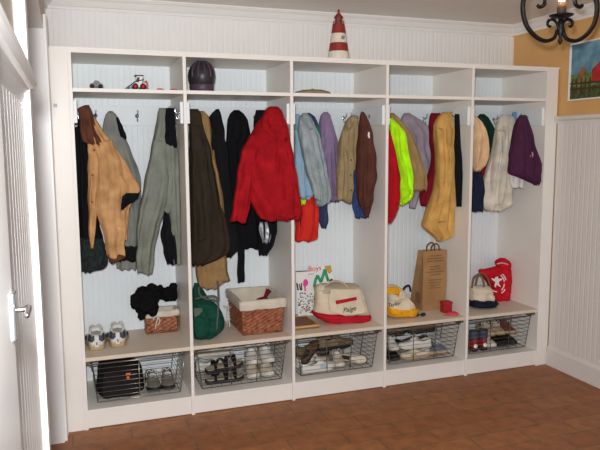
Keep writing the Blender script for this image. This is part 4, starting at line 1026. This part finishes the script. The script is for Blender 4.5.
# lighthouse
a = at(338.5, 58, .11); L0 = Vector((a.x, .11, H+.0065))
t = thing('lighthouse_model', 'red and white striped wooden lighthouse model standing on top of the lockers', 'ornament', L0)
LR = mat('lighthouse red', '8a2a22', .6, .15, 30); LW = mat('lighthouse white', 'd8cfc0', .6, .12, 30)
def tier(r0, r1, z0_, z1_, nm, m_): return MB().lathe([(.001, z0_), (r0, z0_), (r1, z1_), (.001, z1_)], L0, 8 if False else 20).build(nm, m_, t, False)
h_ = .312; L0.z += 0; rr = lambda z: .069-.034*(z/.225)
zs = [0, .052, .103, .159, .205]
for i in range(4): tier(rr(zs[i]), rr(zs[i+1]), zs[i], zs[i+1], 'white_band' if i % 2 == 0 else 'red_band', LW if i % 2 == 0 else LR)
MB().lathe([(.001, .2), (.036, .205), (.038, .212), (.036, .216), (.001, .216)], L0, 20).build('gallery', LR, t)
m = MB()
for j in range(10):
    an = 2*PI*j/10; m.tube([L0+Vector((.034*math.cos(an), .034*math.sin(an), .214)), L0+Vector((.034*math.cos(an), .034*math.sin(an), .232))], .0015, 5)
m.tube([L0+Vector((.034*math.cos(2*PI*j/24), .034*math.sin(2*PI*j/24), .232)) for j in range(25)], .002, 5); m.build('railing', LR, t)
MB().lathe([(.001, .216), (.023, .216), (.023, .252), (.001, .252)], L0, 8).build('lantern_room', mat('lantern brown', '6a3a2a', .5), t, False)
MB().lathe([(.029, .252), (.029, .256), (.014, .276), (.004, .286), (.001, .287)], L0, 16).build('roof', LR, t)
MB().lathe([(.001, .284), (.007, .288), (.008, .296), (.004, .304), (.001, .305)], L0, 12).build('finial', LR, t)
m = MB().lathe([(.001, 0), (.011, 0), (.011, .006), (.001, .006)], (0, 0, 0), 14); o = m.build('window', mat('lighthouse window', '8d8a80', .4), t); o.matrix_parent_inverse = Matrix(); o.location = (.006, -rr(.13)-.002, .13); o.rotation_euler = (PI/2, 0, 0)

# ---------------------------------------------------------------- painting on the yellow wall
p0, p1 = atx(571.5, 44, XR-.012), atx(572, 101, XR-.012)
ya, yb_, zlo, zhi = p0.y, p0.y-.50, p1.z, p0.z
t = thing('painting', 'white framed landscape painting with red barn on the yellow wall', 'picture', (XR, (ya+yb_)/2, (zlo+zhi)/2))
fw = .010
for n_, bx in (('frame_side', (ya-fw, ya, zlo, zhi)), ('frame_side', (yb_, yb_+fw, zlo, zhi)), ('frame_side', (yb_+fw, ya-fw, zlo, zlo+fw)), ('frame_side', (yb_+fw, ya-fw, zhi-fw, zhi))):
    MB().box(XR-.026, XR-.002, *bx).build(n_, TRIM, t, False, .002)
ya -= fw; yb_ += fw; zlo += fw; zhi -= fw; hh = zhi-zlo; ww = ya-yb_
cv = MB().box(XR-.014, XR-.002, yb_, ya, zlo, zhi).build('canvas', mat('painted sky', '4f7f95', .7, .2, 12, .1, 60, 0, 0, '7399a8'), t, False)
def pt_(pts, nm, m_, d):
    w = [(XR-.0145-d, ya-u*ww, zlo+v*hh) for u, v in pts]; MB().loft([w, [(x+.0012, y, z) for x, y, z in w]]).build(nm, m_, t, False)
pt_([(0, 0), (1, 0), (1, .42), (.7, .47), (.45, .44), (.22, .5), (.1, .44), (0, .46)], 'painted_field', mat('painted field', '3d5a30', .7, .3, 25, .1, 60, 0, 0, '6f8a48'), .0)
pt_([(.0, .0), (1, 0), (1, .22), (.6, .26), (.3, .2), (0, .24)], 'painted_foreground', mat('painted dark ground', '3a3524', .7, .4, 30, .1, 60, 0, 0, '4b5a2c'), .001)
pt_([(.38, .28), (.78, .28), (.78, .5), (.58, .68), (.38, .5)], 'painted_barn', mat('painted barn red', 'a82a28', .7, .2, 25), .001)
pt_([(.16, .3), (.24, .3), (.25, .52), (.22, .58), (.17, .56)], 'painted_tree', mat('painted rust', '9a5e38', .7, .2, 25), .001)
for u in (.03, .11, .19, .27, .35): pt_([(u, .1), (u+.022, .1), (u+.022, .38), (u, .38)], 'painted_post', mat('painted brown', '4a2f22', .7), .002)
pt_([(0, .27), (.6, .25), (.6, .285), (0, .305)], 'painted_rail', MATS['painted brown'], .0025); pt_([(0, .17), (.6, .15), (.6, .185), (0, .2)], 'painted_rail', MATS['painted brown'], .0025)

# ---------------------------------------------------------------- chandelier
Yc = -1.2; c0 = at(560, 45, Yc); cxx = c0.x
t = thing('chandelier', 'black wrought iron scroll chandelier with one lit candle bulb', 'lamp', (cxx, Yc, ZC))
def C(px, py): p = at(px, py, Yc); return Vector((p.x, p.y, p.z))
def scroll(pts, r, name, taper=True):
    P = bez([C(*q) for q in pts], 8); n = len(P); return MB().tube(P, [r*(1-.35*abs(2*i/(n-1)-1)) if taper else r for i in range(n)], 10).build(name, BLACKMETAL, t)
for s in (-1, 1):
    f = lambda x: 560+s*(x-560)
    scroll([(f(x), y) for x, y in ((557, 30), (554, 38), (545, 41), (535, 36), (526.5, 25), (523, 10), (525, -4), (533, -13), (541, -12), (545, -4), (544.5, 4), (540, 7), (537.5, 5))], .0122, 'large_scroll')
    scroll([(f(x), y) for x, y in ((559, 34), (557.5, 25), (554, 20), (549.5, 20), (547.5, 23.5), (549, 26.5), (551, 26))], .0075, 'small_scroll')
def lat(prof, nm, m_=BLACKMETAL, n=20): return MB().lathe(prof, (cxx, Yc, 0), n).build(nm, m_, t)
z_ = lambda py: C(560, py).z
lat([(.001, z_(45)), (.008, z_(42.5)), (.011, z_(40.5)), (.006, z_(38)), (.010, z_(35)), (.018, z_(30)), (.013, z_(24)), (.012, z_(19)), (.001, z_(19))], 'stem')
lat([(.001, z_(18.5)), (.03, z_(18)), (.052, z_(15.8)), (.054, z_(14.8)), (.048, z_(15.2)), (.02, z_(16.2)), (.001, z_(16.2))], 'drip_pan')
lat([(.001, z_(15.8)), (.020, z_(15.5)), (.020, z_(2)), (.001, z_(2))], 'candle_sleeve', mat('dark candle sleeve', '4b382b', .6))
bm_ = bpy.data.materials.new('glowing bulb'); bm_.use_nodes = True; bs = bm_.node_tree.nodes['Principled BSDF']
bs.inputs['Base Color'].default_value = (1, .85, .6, 1); bs.inputs['Emission Color'].default_value = (1, .72, .38, 1); bs.inputs['Emission Strength'].default_value = 8
zb0 = z_(2)
lat([(.001, zb0), (.012, zb0+.002), (.017, zb0+.02), (.016, zb0+.036), (.008, zb0+.06), (.002, zb0+.078), (.001, zb0+.079)], 'candle_bulb', bm_, 14)
# hanging bracket above the picture
for s in (-1, 1): MB().tube(bez([(cxx+s*.105, Yc, z_(-13)), (cxx+s*.10, Yc, z_(-13)+.05), (cxx+s*.03, Yc, ZC-.12), (cxx, Yc, ZC-.09)], 6), .006, 8).build('hanger_bar', BLACKMETAL, t)
lat([(.001, ZC-.11), (.012, ZC-.1), (.01, ZC-.04), (.05, ZC-.02), (.055, ZC-.002), (.001, ZC-.001)], 'ceiling_canopy')

# ---------------------------------------------------------------- light
def light(kind, name, loc, energy, col, size=None, aim=None, **kw):
    l = bpy.data.lights.new(name, kind); l.energy = energy; l.color = col
    o = bpy.data.objects.new(name, l); COL.objects.link(o); o.location = loc
    if kind == 'AREA': l.size = size
    elif size is not None: l.shadow_soft_size = size
    if aim is not None: o.rotation_euler = (Vector(aim)-Vector(loc)).to_track_quat('-Z', 'Y').to_euler()
    for k, v in kw.items(): setattr(l, k, v)
    return o
w = bpy.data.worlds.new('world'); S.world = w; w.use_nodes = True
bg = w.node_tree.nodes['Background']; bg.inputs['Color'].default_value = (.87, .92, 1, 1); bg.inputs['Strength'].default_value = .64
light('SPOT', 'camera_flash', CAM+Vector((-.036, .02, .09)), 370, (.98, .99, 1), .035, (1.25, 0, 1.15), spot_size=math.radians(80), spot_blend=.6)
light('AREA', 'window_daylight', (-.02, -4.4, 1.6), 14, (.82, .9, 1), 1.2, (.6, 0, 1.1))
light('POINT', 'chandelier_glow', (cxx, Yc, zb0+.04), 4, (1, .62, .32), .03)

S.view_settings.view_transform = 'Standard'; S.view_settings.look = 'None'; S.view_settings.exposure = .0; S.view_settings.gamma = 1; S.view_settings.use_curve_mapping = False
